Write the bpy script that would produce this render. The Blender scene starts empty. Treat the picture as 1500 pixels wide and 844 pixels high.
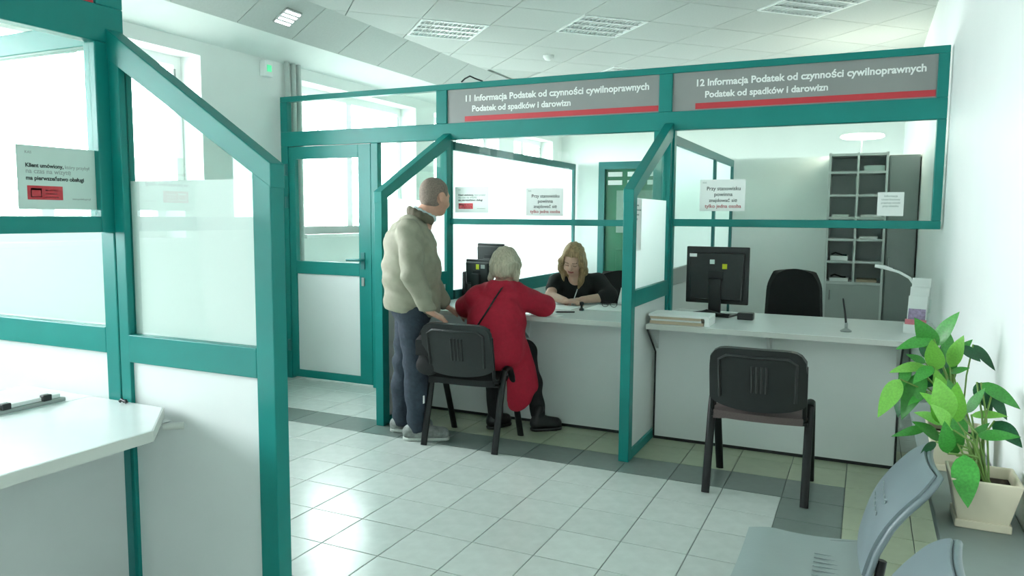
import bpy, bmesh, math, random
import numpy as np
from mathutils import Vector, Matrix
SC = bpy.context.scene
COL = SC.collection
random.seed(7)
# ------------------------------------------------------------------ camera
W, H, F = 1500, 844, 1104.53
YAW, PITCH, ROLL = -0.438465, 0.094750, -0.0067716
CAM = Vector((0, 0, 1.45))
def cam_axes():
    f = Vector((math.sin(YAW)*math.cos(PITCH), math.cos(YAW)*math.cos(PITCH), -math.sin(PITCH)))
    r = Vector((math.cos(YAW), -math.sin(YAW), 0)); d = f.cross(r)
    c, s = math.cos(ROLL), math.sin(ROLL)
    return c*r + s*d, -s*r + c*d, f
R_, D_, F_ = cam_axes()
cd = bpy.data.cameras.new('camera'); cam = bpy.data.objects.new('camera', cd); COL.objects.link(cam)
cd.sensor_width = 36; cd.lens = F/W*36; cd.clip_start = 0.05; cd.clip_end = 200
U_ = -D_; B_ = -F_
cam.matrix_world = Matrix(((R_.x, U_.x, B_.x, CAM.x), (R_.y, U_.y, B_.y, CAM.y), (R_.z, U_.z, B_.z, CAM.z), (0, 0, 0, 1)))
SC.camera = cam
# ------------------------------------------------------------------ world, exposure
SC.view_settings.view_transform = 'Standard'; SC.view_settings.look = 'None'
SC.view_settings.gamma = 1; SC.view_settings.use_curve_mapping = False
SC.view_settings.exposure = 0.15
SC.cycles.use_denoising = True
SC.cycles.max_bounces = 9; SC.cycles.diffuse_bounces = 5; SC.cycles.transparent_max_bounces = 24
wd = bpy.data.worlds.new('overcast_sky'); SC.world = wd; wd.use_nodes = True
bg = wd.node_tree.nodes['Background']; bg.inputs[0].default_value = (0.975, 0.98, 1.03, 1); bg.inputs[1].default_value = 24.0
def portal(x0, x1, y0, y1, z0, z1, axis, sgn):
    L = bpy.data.lights.new('window_portal', 'AREA'); L.shape = 'RECTANGLE'
    o = bpy.data.objects.new('window_portal', L); COL.objects.link(o)
    o.location = ((x0+x1)/2, (y0+y1)/2, (z0+z1)/2)
    if axis == 0:
        L.size, L.size_y = z1-z0, y1-y0; o.rotation_euler = (0, -sgn*math.pi/2, 0)
    else:
        L.size, L.size_y = x1-x0, z1-z0; o.rotation_euler = (sgn*math.pi/2, 0, 0)
    L.cycles.is_portal = True
# ------------------------------------------------------------------ materials
def lin(c):
    if isinstance(c, str): c = [int(c[i:i+2], 16)/255 for i in (0, 2, 4)]
    return tuple(x/12.92 if x <= .04045 else ((x+.055)/1.055)**2.4 for x in c) + (1,)
MATS = {}
def mat(name, col, rough=.5, metal=0, var=.06, scale=30, bump=0, bscale=200, spec=.5, coat=0, objvar=0, emit=0, stretch=None):
    m = bpy.data.materials.new(name); m.use_nodes = True; MATS[name] = m
    nt = m.node_tree; N = nt.nodes; L = nt.links; b = N['Principled BSDF']
    base = lin(col)
    tc = N.new('ShaderNodeTexCoord')
    nz = N.new('ShaderNodeTexNoise'); nz.inputs['Scale'].default_value = scale; nz.inputs['Detail'].default_value = 3
    src = tc.outputs['Object']
    if stretch:
        mp = N.new('ShaderNodeMapping'); mp.inputs['Scale'].default_value = stretch; L.new(src, mp.inputs[0]); src = mp.outputs[0]
    L.new(src, nz.inputs['Vector'])
    rp = N.new('ShaderNodeValToRGB')
    rp.color_ramp.elements[0].position = .3; rp.color_ramp.elements[1].position = .7
    rp.color_ramp.elements[0].color = tuple(c*(1-var) for c in base[:3]) + (1,)
    rp.color_ramp.elements[1].color = tuple(min(1, c*(1+var)) for c in base[:3]) + (1,)
    L.new(nz.outputs['Fac'], rp.inputs[0]); out = rp.outputs[0]
    if objvar:
        oi = N.new('ShaderNodeObjectInfo'); hs = N.new('ShaderNodeHueSaturation')
        mr = N.new('ShaderNodeMapRange'); mr.inputs['To Min'].default_value = 1-objvar; mr.inputs['To Max'].default_value = 1+objvar
        L.new(oi.outputs['Random'], mr.inputs[0]); L.new(mr.outputs[0], hs.inputs['Value']); L.new(out, hs.inputs['Color']); out = hs.outputs[0]
    L.new(out, b.inputs['Base Color'])
    b.inputs['Roughness'].default_value = rough; b.inputs['Metallic'].default_value = metal
    b.inputs['Specular IOR Level'].default_value = spec; b.inputs['Coat Weight'].default_value = coat
    if emit:
        L.new(out, b.inputs['Emission Color']); b.inputs['Emission Strength'].default_value = emit
    if bump:
        n2 = N.new('ShaderNodeTexNoise'); n2.inputs['Scale'].default_value = bscale; L.new(src, n2.inputs['Vector'])
        bp = N.new('ShaderNodeBump'); bp.inputs['Strength'].default_value = bump; bp.inputs['Distance'].default_value = .01
        L.new(n2.outputs['Fac'], bp.inputs['Height']); L.new(bp.outputs[0], b.inputs['Normal'])
    return m
def glass_mat(name, tint, refl=.08):
    m = bpy.data.materials.new(name); m.use_nodes = True; MATS[name] = m
    nt = m.node_tree; N = nt.nodes; L = nt.links; N.remove(N['Principled BSDF']); o = N['Material Output']
    t = N.new('ShaderNodeBsdfTransparent'); t.inputs[0].default_value = lin(tint)
    g = N.new('ShaderNodeBsdfGlossy'); g.inputs['Roughness'].default_value = .02; g.inputs[0].default_value = (.9, 1, .97, 1)
    fr = N.new('ShaderNodeFresnel'); fr.inputs[0].default_value = 1.35
    ml = N.new('ShaderNodeMath'); ml.operation = 'MULTIPLY'; ml.inputs[1].default_value = refl/.04*.5; ml.use_clamp = True
    L.new(fr.outputs[0], ml.inputs[0])
    mx = N.new('ShaderNodeMixShader'); L.new(ml.outputs[0], mx.inputs[0]); L.new(t.outputs[0], mx.inputs[1]); L.new(g.outputs[0], mx.inputs[2])
    L.new(mx.outputs[0], o.inputs[0]); return m
def frost_mat(name, col):
    m = bpy.data.materials.new(name); m.use_nodes = True; MATS[name] = m
    nt = m.node_tree; N = nt.nodes; L = nt.links; N.remove(N['Principled BSDF']); o = N['Material Output']
    t = N.new('ShaderNodeBsdfTranslucent'); t.inputs[0].default_value = lin(col)
    d = N.new('ShaderNodeBsdfDiffuse'); d.inputs[0].default_value = lin(col)
    nz = N.new('ShaderNodeTexNoise'); nz.inputs['Scale'].default_value = 60
    mr = N.new('ShaderNodeMapRange'); mr.inputs['To Min'].default_value = .10; mr.inputs['To Max'].default_value = .16; L.new(nz.outputs['Fac'], mr.inputs[0])
    mx = N.new('ShaderNodeMixShader'); L.new(mr.outputs[0], mx.inputs[0]); L.new(t.outputs[0], mx.inputs[1]); L.new(d.outputs[0], mx.inputs[2])
    L.new(mx.outputs[0], o.inputs[0]); return m
TEAL = mat('teal_frame', '0f7f79', .36, var=.04, scale=6, spec=.35)
TEALD = mat('dark_teal_frame', '2a7675', .4, var=.05, scale=6)
WALL = mat('white_wall_paint', 'eef3f0', .75, var=.015, scale=3, bump=.04, bscale=120)
WALLR = mat('white_wall_gloss', 'f6faf8', .5, var=.015, scale=2, bump=.03, bscale=80)
CEILM = mat('ceiling_tile_white', 'bdc4c0', .85, var=.03, scale=60, bump=.08, bscale=300, objvar=.02)
GRID = mat('ceiling_grid', 'a9b3ae', .6, var=.03)
GRIDW = mat('ceiling_grid_white', 'eef4f1', .5, var=.02)
SOFFIT = mat('soffit_white', 'e6eeea', .7, var=.02, scale=4)
PANEL = mat('white_panel', 'dfe5e3', .38, var=.015, scale=4, spec=.5)
PANELG = mat('grey_panel', 'c9cfcd', .42, var=.02, scale=5)
COUNTER = mat('counter_laminate', 'e4ebe9', .24, var=.015, scale=8, spec=.5)
EDGE = mat('counter_edge', 'c8cdc6', .45, var=.02, scale=10)
TILE = mat('floor_tile_light', 'c2ccc6', .22, var=.05, scale=14, bump=.015, bscale=40, objvar=.035)
TILED = mat('floor_tile_dark', '6f7d77', .28, var=.06, scale=18, objvar=.04)
TILEB = mat('floor_tile_beige', 'aab59a', .28, var=.05, scale=14, objvar=.04)
GROUT = mat('grout', '7f8a84', .9, var=.08)
GREYSIGN = mat('sign_grey', '8f9290', .45, var=.03, scale=5)
RED = mat('sign_red', 'c2333d', .4, var=.03)
WHITE = mat('lettering_white', 'f4f7f5', .5, var=.01)
INK = mat('print_dark', '2b3432', .7, var=.05)
INKG = mat('print_grey', '9aa7a2', .7, var=.05)
INKR = mat('print_red', 'b04048', .7, var=.05)
PAPER = mat('paper_white', 'eef2ef', .7, var=.02, scale=10)
PAPERG = mat('paper_tinted', 'c9dcd4', .6, var=.02, scale=10)
PAPERC = mat('paper_cream', 'c6b59c', .8, var=.1, scale=40, stretch=(1, 1, 40))
BLACKP = mat('black_plastic', '1c1f20', .36, var=.1, scale=20)
BLACKM = mat('black_metal', '141617', .35, metal=.3, var=.08)
BLACKF = mat('black_fabric', '1a1c1d', .85, var=.15, scale=120, bump=.3, bscale=500)
BROWNF = mat('brown_grey_fabric', '6a5c5b', .9, var=.12, scale=150, bump=.3, bscale=500)
BLUEF = mat('navy_fabric', '1f2a5a', .85, var=.1, scale=100)
GREYC = mat('grey_cabinet', 'a3aaa7', .5, var=.02, scale=6)
GREYD = mat('grey_cabinet_dark', '8e9693', .55, var=.03, scale=6)
SHELFE = mat('shelf_edge', 'c9cfcc', .5, var=.02)
METAL = mat('steel', 'b5bab9', .28, metal=.9, var=.04)
GREENDOOR = mat('green_door', '1c6e4e', .4, var=.05, scale=5)
DOORG = mat('door_grey_green_pane', '7d9b8e', .3, var=.04)
PLASTIC = mat('grey_plastic_seat', '8b9a98', .35, var=.03, scale=8, bump=.03, bscale=100)
PLASTICB = mat('blue_grey_plastic_back', '6d7b7f', .4, var=.03, scale=8)
LEDGE = mat('grey_ledge', '808c88', .5, var=.04, scale=12)
POT = mat('cream_pot', 'd8d0b8', .45, var=.04, scale=10)
SOIL = mat('soil', '3a2c20', .95, var=.4, scale=90, bump=.6, bscale=120)
LEAF = mat('leaf_green', '3f8f3a', .38, var=.18, scale=22, objvar=.22)
LEAFL = mat('leaf_light_green', '7cc24e', .38, var=.12, scale=22, objvar=.15)
LEAFD = mat('leaf_dark_green', '235c38', .35, var=.2, scale=22, objvar=.15)
STEM = mat('stem_green', '6d8f45', .5, var=.1)
SKIN = mat('skin', 'c99a84', .5, var=.06, scale=30)
SKINL = mat('skin_light', 'd3aa96', .5, var=.05, scale=30)
LIPS = mat('lips', 'b0605c', .45, var=.05)
BROW = mat('brow', '7d6150', .8, var=.2)
HAIRM = mat('hair_short_grey', '84756a', .8, var=.25, scale=120, bump=.4, bscale=400)
HAIRG = mat('hair_grey_blond', 'b9b09a', .55, var=.25, scale=40, bump=.5, bscale=120, stretch=(3, 3, .35))
HAIRB = mat('hair_blond', 'a98c66', .5, var=.35, scale=40, bump=.5, bscale=120, stretch=(3, 3, .3))
JACKET = mat('beige_jacket', '908f7d', .75, var=.06, scale=25, bump=.25, bscale=30)
COLLAR = mat('brown_collar', '5f5a4a', .85, var=.1, scale=60)
SHIRT = mat('light_blue_shirt', 'c3d3d6', .8, var=.04)
JEANS = mat('dark_jeans', '2f3a46', .85, var=.14, scale=45, bump=.3, bscale=60)
SNEAK = mat('grey_sneaker', '8a8f8c', .7, var=.45, scale=22)
SOLE = mat('pale_sole', 'bfc4bf', .6, var=.08)
COAT = mat('red_coat', 'a8112e', .8, var=.08, scale=40, bump=.3, bscale=50)
PANTS = mat('black_trousers', '16181a', .85, var=.15, scale=60)
BOOT = mat('black_boot', '121314', .4, var=.15)
DRESS = mat('black_top', '101112', .8, var=.15, scale=60, bump=.2, bscale=80)
YELLOW = mat('sticker_yellow', 'c9d020', .5, var=.05)
PIPE = mat('painted_pipe', 'b9c2be', .4, var=.04)
GREENLED = mat('exit_lamp_green', '5fe0a0', .4, var=.05, emit=.6)
LAMPW = mat('lamp_glow', 'f6fbff', .4, var=.01, emit=3.0)
FILLW = mat('fill_disc_glow', 'fffbe6', .4, var=.01, emit=16.0)  # strong glow of the added disc, brightens the back wall
REFLECT = mat('lamp_reflector', 'd5dad8', .35, metal=.6, var=.03)
GROUND = mat('grey_ground', '8a8c86', .9, var=.15, scale=2)
BARK = mat('pale_bark', '8d8f86', .9, var=.2, scale=20)
BOOKLET = mat('leaflet_purple', 'a08fae', .5, var=.4, scale=60)
PINK = mat('leaflet_pink', 'd9808c', .5, var=.1)
GLASS = glass_mat('clear_glass', 'f8fcfa', .022)
GLASSW = glass_mat('window_glass', 'fafdfc', .03)
FROST = frost_mat('frosted_film', 'fafffe')
# ------------------------------------------------------------------ builders
def link(o, parent=None):
    COL.objects.link(o)
    if parent is not None: o.parent = parent
    return o
def thing(name, label, cat, loc=(0, 0, 0), rz=0, group=None, kind=None):
    o = bpy.data.objects.new(name, None); o.empty_display_size = .05; link(o)
    o.location = loc; o.rotation_euler = (0, 0, rz); return tag(o, label, cat, group, kind)
def tag(o, label=None, cat=None, group=None, kind=None):
    if label: o['label'] = label
    if cat: o['category'] = cat
    if group: o['group'] = group
    if kind: o['kind'] = kind
    return o
def frame_of(d):
    d = d.normalized(); a = Vector((0, 0, 1)) if abs(d.z) < .9 else Vector((1, 0, 0))
    u = d.cross(a).normalized(); return u, d.cross(u).normalized()
class MB:
    def __init__(s): s.v = []; s.f = []; s.m = []
    def add(s, vs, fs, mi=0):
        n = len(s.v); s.v += [tuple(v) for v in vs]; s.f += [tuple(i+n for i in f) for f in fs]; s.m += [mi]*len(fs); return s
    def box(s, x0, x1, y0, y1, z0, z1, mi=0):
        return s.add([(x0,y0,z0),(x1,y0,z0),(x1,y1,z0),(x0,y1,z0),(x0,y0,z1),(x1,y0,z1),(x1,y1,z1),(x0,y1,z1)],
                     [(3,2,1,0),(4,5,6,7),(0,1,5,4),(1,2,6,5),(2,3,7,6),(3,0,4,7)], mi)
    def prism(s, poly, a0, a1, axis, mi=0):
        # poly: 2d points in the other two axes (cyclic order), extruded along axis
        def P(p, a):
            return {0: (a, p[0], p[1]), 1: (p[0], a, p[1]), 2: (p[0], p[1], a)}[axis]
        n = len(poly); ar = sum(poly[i][0]*poly[(i+1) % n][1]-poly[(i+1) % n][0]*poly[i][1] for i in range(n))
        if (ar < 0) != (axis == 1): poly = poly[::-1]
        vs = [P(p, a0) for p in poly]+[P(p, a1) for p in poly]
        fs = [tuple(range(n-1, -1, -1)), tuple(range(n, 2*n))]+[(i, (i+1) % n, n+(i+1) % n, n+i) for i in range(n)]
        return s.add(vs, fs, mi)
    def tube(s, pts, r, seg=8, sy=1.0, mi=0, cap=True):
        pts = [Vector(p) for p in pts]; n = len(pts); rs = r if isinstance(r, (list, tuple)) else [r]*n
        rings = []; u = None
        for i, p in enumerate(pts):
            d = (pts[min(i+1, n-1)]-pts[max(i-1, 0)])
            if u is None: u, w = frame_of(d)
            else:
                d = d.normalized(); u = (u-d*u.dot(d)).normalized(); w = d.cross(u)
            rings.append([p+(u*math.cos(t)+w*math.sin(t)*sy)*rs[i] for t in [2*math.pi*k/seg for k in range(seg)]])
        vs = [v for rg in rings for v in rg]; fs = []
        for i in range(n-1):
            for k in range(seg):
                a = i*seg+k; b = i*seg+(k+1) % seg; fs.append((a, b, b+seg, a+seg))
        if cap: fs += [tuple(range(seg-1, -1, -1)), tuple(range((n-1)*seg, n*seg))]
        return s.add(vs, fs, mi)
    def lathe(s, prof, c=(0, 0, 0), seg=20, mi=0):
        vs = []; fs = []
        for r, z in prof:
            for k in range(seg):
                t = 2*math.pi*k/seg; vs.append((c[0]+r*math.cos(t), c[1]+r*math.sin(t), c[2]+z))
        for i in range(len(prof)-1):
            for k in range(seg):
                a = i*seg+k; b = i*seg+(k+1) % seg; fs.append((a, b, b+seg, a+seg))
        fs += [tuple(range(seg-1, -1, -1)), tuple(range((len(prof)-1)*seg, len(prof)*seg))]
        return s.add(vs, fs, mi)
    def grid(s, fn, nu, nv, thick=0, mi=0):
        vs = [Vector(fn(i/nu, j/nv)) for i in range(nu+1) for j in range(nv+1)]
        fs = [(i*(nv+1)+j, (i+1)*(nv+1)+j, (i+1)*(nv+1)+j+1, i*(nv+1)+j+1) for i in range(nu) for j in range(nv)]
        if not thick: return s.add(vs, fs, mi)
        nor = [Vector() for _ in vs]
        for f in fs:
            n = (vs[f[1]]-vs[f[0]]).cross(vs[f[3]]-vs[f[0]]) + (vs[f[2]]-vs[f[1]]).cross(vs[f[0]]-vs[f[1]])*0
            if n.length < 1e-12: n = (vs[f[2]]-vs[f[1]]).cross(vs[f[3]]-vs[f[1]])
            for i in f: nor[i] += n
        nor = [n.normalized() if n.length > 0 else Vector((0, 0, 1)) for n in nor]
        N = len(vs); v2 = [v-n*thick for v, n in zip(vs, nor)]
        f2 = [tuple(i+N for i in f[::-1]) for f in fs]
        bd = [i*(nv+1) for i in range(nu+1)]+[nu*(nv+1)+j for j in range(1, nv+1)]+[i*(nv+1)+nv for i in range(nu-1, -1, -1)]+[j for j in range(nv-1, 0, -1)]
        fe = [(bd[(k+1) % len(bd)], bd[k], bd[k]+N, bd[(k+1) % len(bd)]+N) for k in range(len(bd))]
        return s.add(vs+v2, fs+f2+fe, mi)
    def mesh(s, name, mats, off=(0, 0, 0), smooth=False):
        me = bpy.data.meshes.new(name)
        me.from_pydata([(v[0]-off[0], v[1]-off[1], v[2]-off[2]) for v in s.v], [], s.f)
        for m in (mats if isinstance(mats, (list, tuple)) else [mats]): me.materials.append(m)
        if any(s.m): me.polygons.foreach_set('material_index', s.m)
        if smooth:
            me.polygons.foreach_set('use_smooth', [True]*len(me.polygons))
            try: me.set_sharp_from_angle(angle=math.radians(50))
            except Exception: pass
        me.update(); return me
    def build(s, name, mats, parent=None, world=False, smooth=False, bevel=0):
        off = parent.location if (world and parent is not None) else (0, 0, 0)
        o = link(bpy.data.objects.new(name, s.mesh(name, mats, off, smooth)), parent)
        if bevel:
            b = o.modifiers.new('edge', 'BEVEL'); b.width = bevel; b.segments = 2; b.limit_method = 'ANGLE'; b.angle_limit = math.radians(50)
        return o
def wbox(name, b, m, parent=None, bevel=0):
    return MB().box(*b).build(name, m, parent, True, False, bevel)
def copy_tree(o, parent=None):
    c = o.copy(); COL.objects.link(c)
    if parent is not None: c.parent = parent; c.matrix_parent_inverse = o.matrix_parent_inverse
    for ch in list(o.children): copy_tree(ch, c)
    return c
def lettering(name, body, size, m, parent, origin, ux, uy, align='LEFT', bold=.012, width=None, depth=.0015, spacing=1.0):
    """flat raised lettering as a mesh; origin, ux, uy in world axes, parent unrotated"""
    c = bpy.data.curves.new(name, 'FONT'); c.body = body; c.size = size; c.align_x = align; c.offset = bold*size
    c.extrude = depth/2; c.space_line = spacing; c.resolution_u = 3
    t = bpy.data.objects.new(name, c); COL.objects.link(t); bpy.context.view_layer.update()
    me = bpy.data.meshes.new_from_object(t.evaluated_get(bpy.context.evaluated_depsgraph_get())); bpy.data.objects.remove(t); bpy.data.curves.remove(c)
    me.name = name
    ux = Vector(ux); uy = Vector(uy); un = ux.cross(uy); off = parent.location if parent else Vector()
    xs = [v.co.x for v in me.vertices]; k = 1
    if width and xs: k = width/(max(xs)-min(xs))
    for v in me.vertices: v.co = Vector(origin)+ux*v.co.x*k+uy*v.co.y*(k if width else 1)+un*(v.co.z+depth/2)-off
    me.materials.clear(); me.materials.append(m)
    return link(bpy.data.objects.new(name, me), parent)
def struct(o, label=None):
    o['kind'] = 'structure'
    if label: o['label'] = label
    return o
# ------------------------------------------------------------------ room geometry constants
XL, XR, ZC, YN, YF = -4.72, .41, 3.10, -3.2, 12.0
YFAC = 5.2
# left (window) wall
WINS = [(-2.9, -.95), (-.45, 1.4), (2.55, 4.37), (5.53, 7.45), (7.85, 9.6), (10.1, 11.6)]  # first two windows lie out of view, added as front fill light
WZ0, WZ1 = 1.27, 2.67
ZA = 2.775
b = MB(); ys = [YN]+[y for w in WINS for y in w]+[YF]
for i in range(0, len(ys), 2): b.box(XL-.36, XL, ys[i], ys[i+1], -.1, ZC+.1)
for (a, c) in WINS: b.box(XL-.36, XL, a, c, -.1, WZ0); b.box(XL-.36, XL, a, c, WZ1, ZC+.1)
struct(b.build('wall_left', WALL), 'white outer wall with tall windows')
for i, (a, c) in enumerate(WINS):
    portal(XL-.3, XL-.3, a, c, WZ0, WZ1, 0, 1)
    w = thing('window_%d' % (i+1), 'white framed window in the outer wall', None, (XL-.24, (a+c)/2, WZ0), kind='structure')
    x0, x1 = XL-.27, XL-.21
    wbox('window_frame', (x0, x1, a, a+.07, WZ0, WZ1), WHITE, w); wbox('window_frame', (x0, x1, c-.07, c, WZ0, WZ1), WHITE, w)
    wbox('window_frame', (x0, x1, a+.07, c-.07, WZ0, WZ0+.07), WHITE, w); wbox('window_frame', (x0, x1, a+.07, c-.07, WZ1-.07, WZ1), WHITE, w)
    mid = (a+c)/2; wbox('mullion', (x0, x1, mid-.045, mid+.045, WZ0+.07, WZ1-.07), WHITE, w)
    for (p, q) in ((a+.07, mid-.045), (mid+.045, c-.07)):
        wbox('pane', (XL-.243, XL-.237, p, q, WZ0+.07, WZ1-.07), GLASSW, w)
    h = wbox('hinge', (x1, x1+.015, c-.085, c-.065, WZ1-.2, WZ1-.1), GREYD, w)
    wbox('window_sill', (XL-.21, XL+.05, a-.03, c+.03, WZ0-.035, WZ0), WHITE, w, .004)
wbox('baseboard_left', (XL, XL+.015, YN, 5.15, 0, .385), GREYC)['kind'] = 'structure'
# right wall, far wall, rear wall with windows
struct(wbox('wall_right', (XR, XR+.2, YN, YF, -.1, ZC+.1), WALLR), 'bright white side wall')
struct(wbox('wall_far', (XL-.36, XR+.2, YF, YF+.2, -.1, ZC+.1), WALL))
b = MB(); b.box(XL-.36, XR+.2, YN-.2, YN, -.1, ZC+.1)
struct(b.build('wall_rear', WALL))
struct(wbox('ground', (-70, XL-.4, -60, 80, -3.1, -3.0), GROUND), 'grey yard outside the windows')
# ------------------------------------------------------------------ floor with tiles
PT = .298; GX0 = -1.235; GY0 = 4.058
fl = struct(wbox('floor', (XL, XR, YN, YF, -.1, -.006), GROUT), 'tiled office floor')
cols = [GX0+PT*k for k in range(-12, 7)]
cols = [XL]+[c for c in cols if XL+.02 < c < XR-.02]+[XR]
rows_vis = [GY0-PT*k for k in range(7, 0, -1)]+[GY0, 4.358]+[4.358+PT*k for k in (1, 2)]+[5.2]
def tile_mesh(w, d, key={}):
    k = (round(w, 3), round(d, 3))
    if k not in key:
        g = .0022; t = .002
        b = MB(); x, y = w/2-g, d/2-g; xi, yi = x-t, y-t
        b.add([(-x,-y,-.006),(x,-y,-.006),(x,y,-.006),(-x,y,-.006),(-x,-y,-t*.6),(x,-y,-t*.6),(x,y,-t*.6),(-x,y,-t*.6),(-xi,-yi,0),(xi,-yi,0),(xi,yi,0),(-xi,yi,0)],
              [(0,1,5,4),(1,2,6,5),(2,3,7,6),(3,0,4,7),(4,5,9,8),(5,6,10,9),(6,7,11,10),(7,4,8,11),(8,9,10,11)])
        key[k] = b
    return key[k]
TM = {}
def add_tile(x0, x1, y0, y1, m):
    k = (round(x1-x0, 3), round(y1-y0, 3), m.name)
    if k not in TM: TM[k] = tile_mesh(x1-x0, y1-y0).mesh('floor_tile', m)
    o = bpy.data.objects.new('floor_tile', TM[k]); link(o, fl); o.location = ((x0+x1)/2, (y0+y1)/2, 0)
for j in range(len(rows_vis)-1):
    y0, y1 = rows_vis[j], rows_vis[j+1]; yc = (y0+y1)/2
    for i in range(len(cols)-1):
        x0, x1 = cols[i], cols[i+1]; xc = (x0+x1)/2
        m = TILE
        if GY0 < yc < 4.358 and xc < -.05: m = TILED
        elif yc > 4.358 or xc > -.05: m = TILEB if xc > -3.05 else TILE
        if -.34 < xc < -.05 and 3.76 < yc < GY0: m = TILED
        if -.34 < xc < -.05 and 3.462 < yc < 3.76:
            add_tile(x0, x1, 3.565, y1, TILED); add_tile(x0, x1, y0, 3.565, TILEB); continue
        add_tile(x0, x1, y0, y1, m)
b = MB()
def rest(y0, y1):
    n = max(1, round((y1-y0)/PT))
    for j in range(n):
        for i in range(len(cols)-1):
            g = .002; a, c = y0+(y1-y0)*j/n, y0+(y1-y0)*(j+1)/n
            b.box(cols[i]+g, cols[i+1]-g, a+g, c-g, -.006, 0)
rest(YN, rows_vis[0]); rest(5.2, YF)
o = b.build('distant_tiles', TILE, fl); o['kind'] = 'stuff'
# ------------------------------------------------------------------ ceiling
ce = struct(wbox('ceiling', (XL, XR, YN, YF, ZC+.02, ZC+.1), GRID), 'suspended ceiling laid diagonally')
XB, ZB, XC = -4.36, 2.885, -4.0
o = MB().add([(XL, YN, ZA), (XB, YN, ZB), (XB, YF, ZB), (XL, YF, ZA), (XL, YN, ZA+.03), (XB, YN, ZB+.03), (XB, YF, ZB+.03), (XL, YF, ZA+.03)],
             [(0,3,2,1),(4,5,6,7),(0,1,5,4),(1,2,6,5),(2,3,7,6),(3,0,4,7)]).build('soffit', SOFFIT, ce)
SL = 4.99-.6*14
me = None
dx, dz = XC-XB, ZC-ZB; ll = math.hypot(dx, dz); nx, nz = -dz/ll, dx/ll
for k in range(26):
    y0 = SL+.6*k
    if y0+.6 > YF or y0 < YN: continue
    if me is None:
        g = .004
        me = MB().add([(XB, g, ZB), (XC, g, ZC), (XC, .6-g, ZC), (XB, .6-g, ZB)]+[(x+nx*.02, y, z+nz*.02) for x, y, z in ((XB, g, ZB), (XC, g, ZC), (XC, .6-g, ZC), (XB, .6-g, ZB))],
             [(0,3,2,1),(4,5,6,7),(0,1,5,4),(1,2,6,5),(2,3,7,6),(3,0,4,7)]).mesh('slope_panel', CEILM)
    o = link(bpy.data.objects.new('slope_panel', me), ce); o.location = (0, y0, 0)
MB().add([(XB+nx*.022, YN, ZB+nz*.022), (XC+nx*.022, YN, ZC+nz*.022), (XC+nx*.022, YF, ZC+nz*.022), (XB+nx*.022, YF, ZB+nz*.022)], [(0,3,2,1)]).build('slope_backing', GREYD, ce)
# diagonal tiles clipped to the flat field
def clip(poly, x0, x1, y0, y1):
    for ax, val, keep in ((0, x0, 1), (0, x1, -1), (1, y0, 1), (1, y1, -1)):
        out = []
        for i in range(len(poly)):
            p, q = poly[i], poly[(i+1) % len(poly)]; dp, dq = (p[ax]-val)*keep, (q[ax]-val)*keep
            if dp >= 0: out.append(p)
            if (dp >= 0) != (dq >= 0):
                t = dp/(dp-dq); out.append((p[0]+(q[0]-p[0])*t, p[1]+(q[1]-p[1])*t))
        poly = out
        if not poly: break
    return poly
PU = .61; U0, V0 = 3.01-PU/2, 6.09-PU/2; S2 = math.sqrt(.5)
def uv(u, v): return ((u-v)*S2, (u+v)*S2)
LAMPS = {(0, 0), (-2, 1), (2, -2), (-4, 3), (0, 4), (2, 3), (3, -6), (1, -4)}
b2 = MB(); full = None
for iu in range(-12, 14):
    for iv in range(-10, 16):
        u0, v0 = U0+PU*iu, V0+PU*iv; g = .004
        cx, cy = uv(u0+PU/2, v0+PU/2)
        poly = clip([uv(u0+g, v0+g), uv(u0+PU-g, v0+g), uv(u0+PU-g, v0+PU-g), uv(u0+g, v0+PU-g)], XC, XR, 3.3, YF)
        if len(poly) < 3: continue
        if (iu, iv) in LAMPS and cy > 3.5: continue
        if cy < 9.6:
            if len(poly) == 4 and all(XC < p[0] < XR and 3.3 < p[1] < YF for p in poly):
                if full is None:
                    s_ = PU/2-g; full = MB().prism([(p[0]-cx, p[1]-cy) for p in poly], ZC, ZC+.018, 2).mesh('ceiling_tile', CEILM)
                o = link(bpy.data.objects.new('ceiling_tile', full), ce); o.location = (cx, cy, 0)
            else: MB().prism(poly, ZC, ZC+.018, 2).build('ceiling_tile', CEILM, ce)
        else: b2.prism(poly, ZC, ZC+.018, 2)
b2.box(XC, XR, YN, 3.3, ZC, ZC+.018)
o = b2.build('distant_ceiling_tiles', CEILM, ce); o['kind'] = 'stuff'
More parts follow.
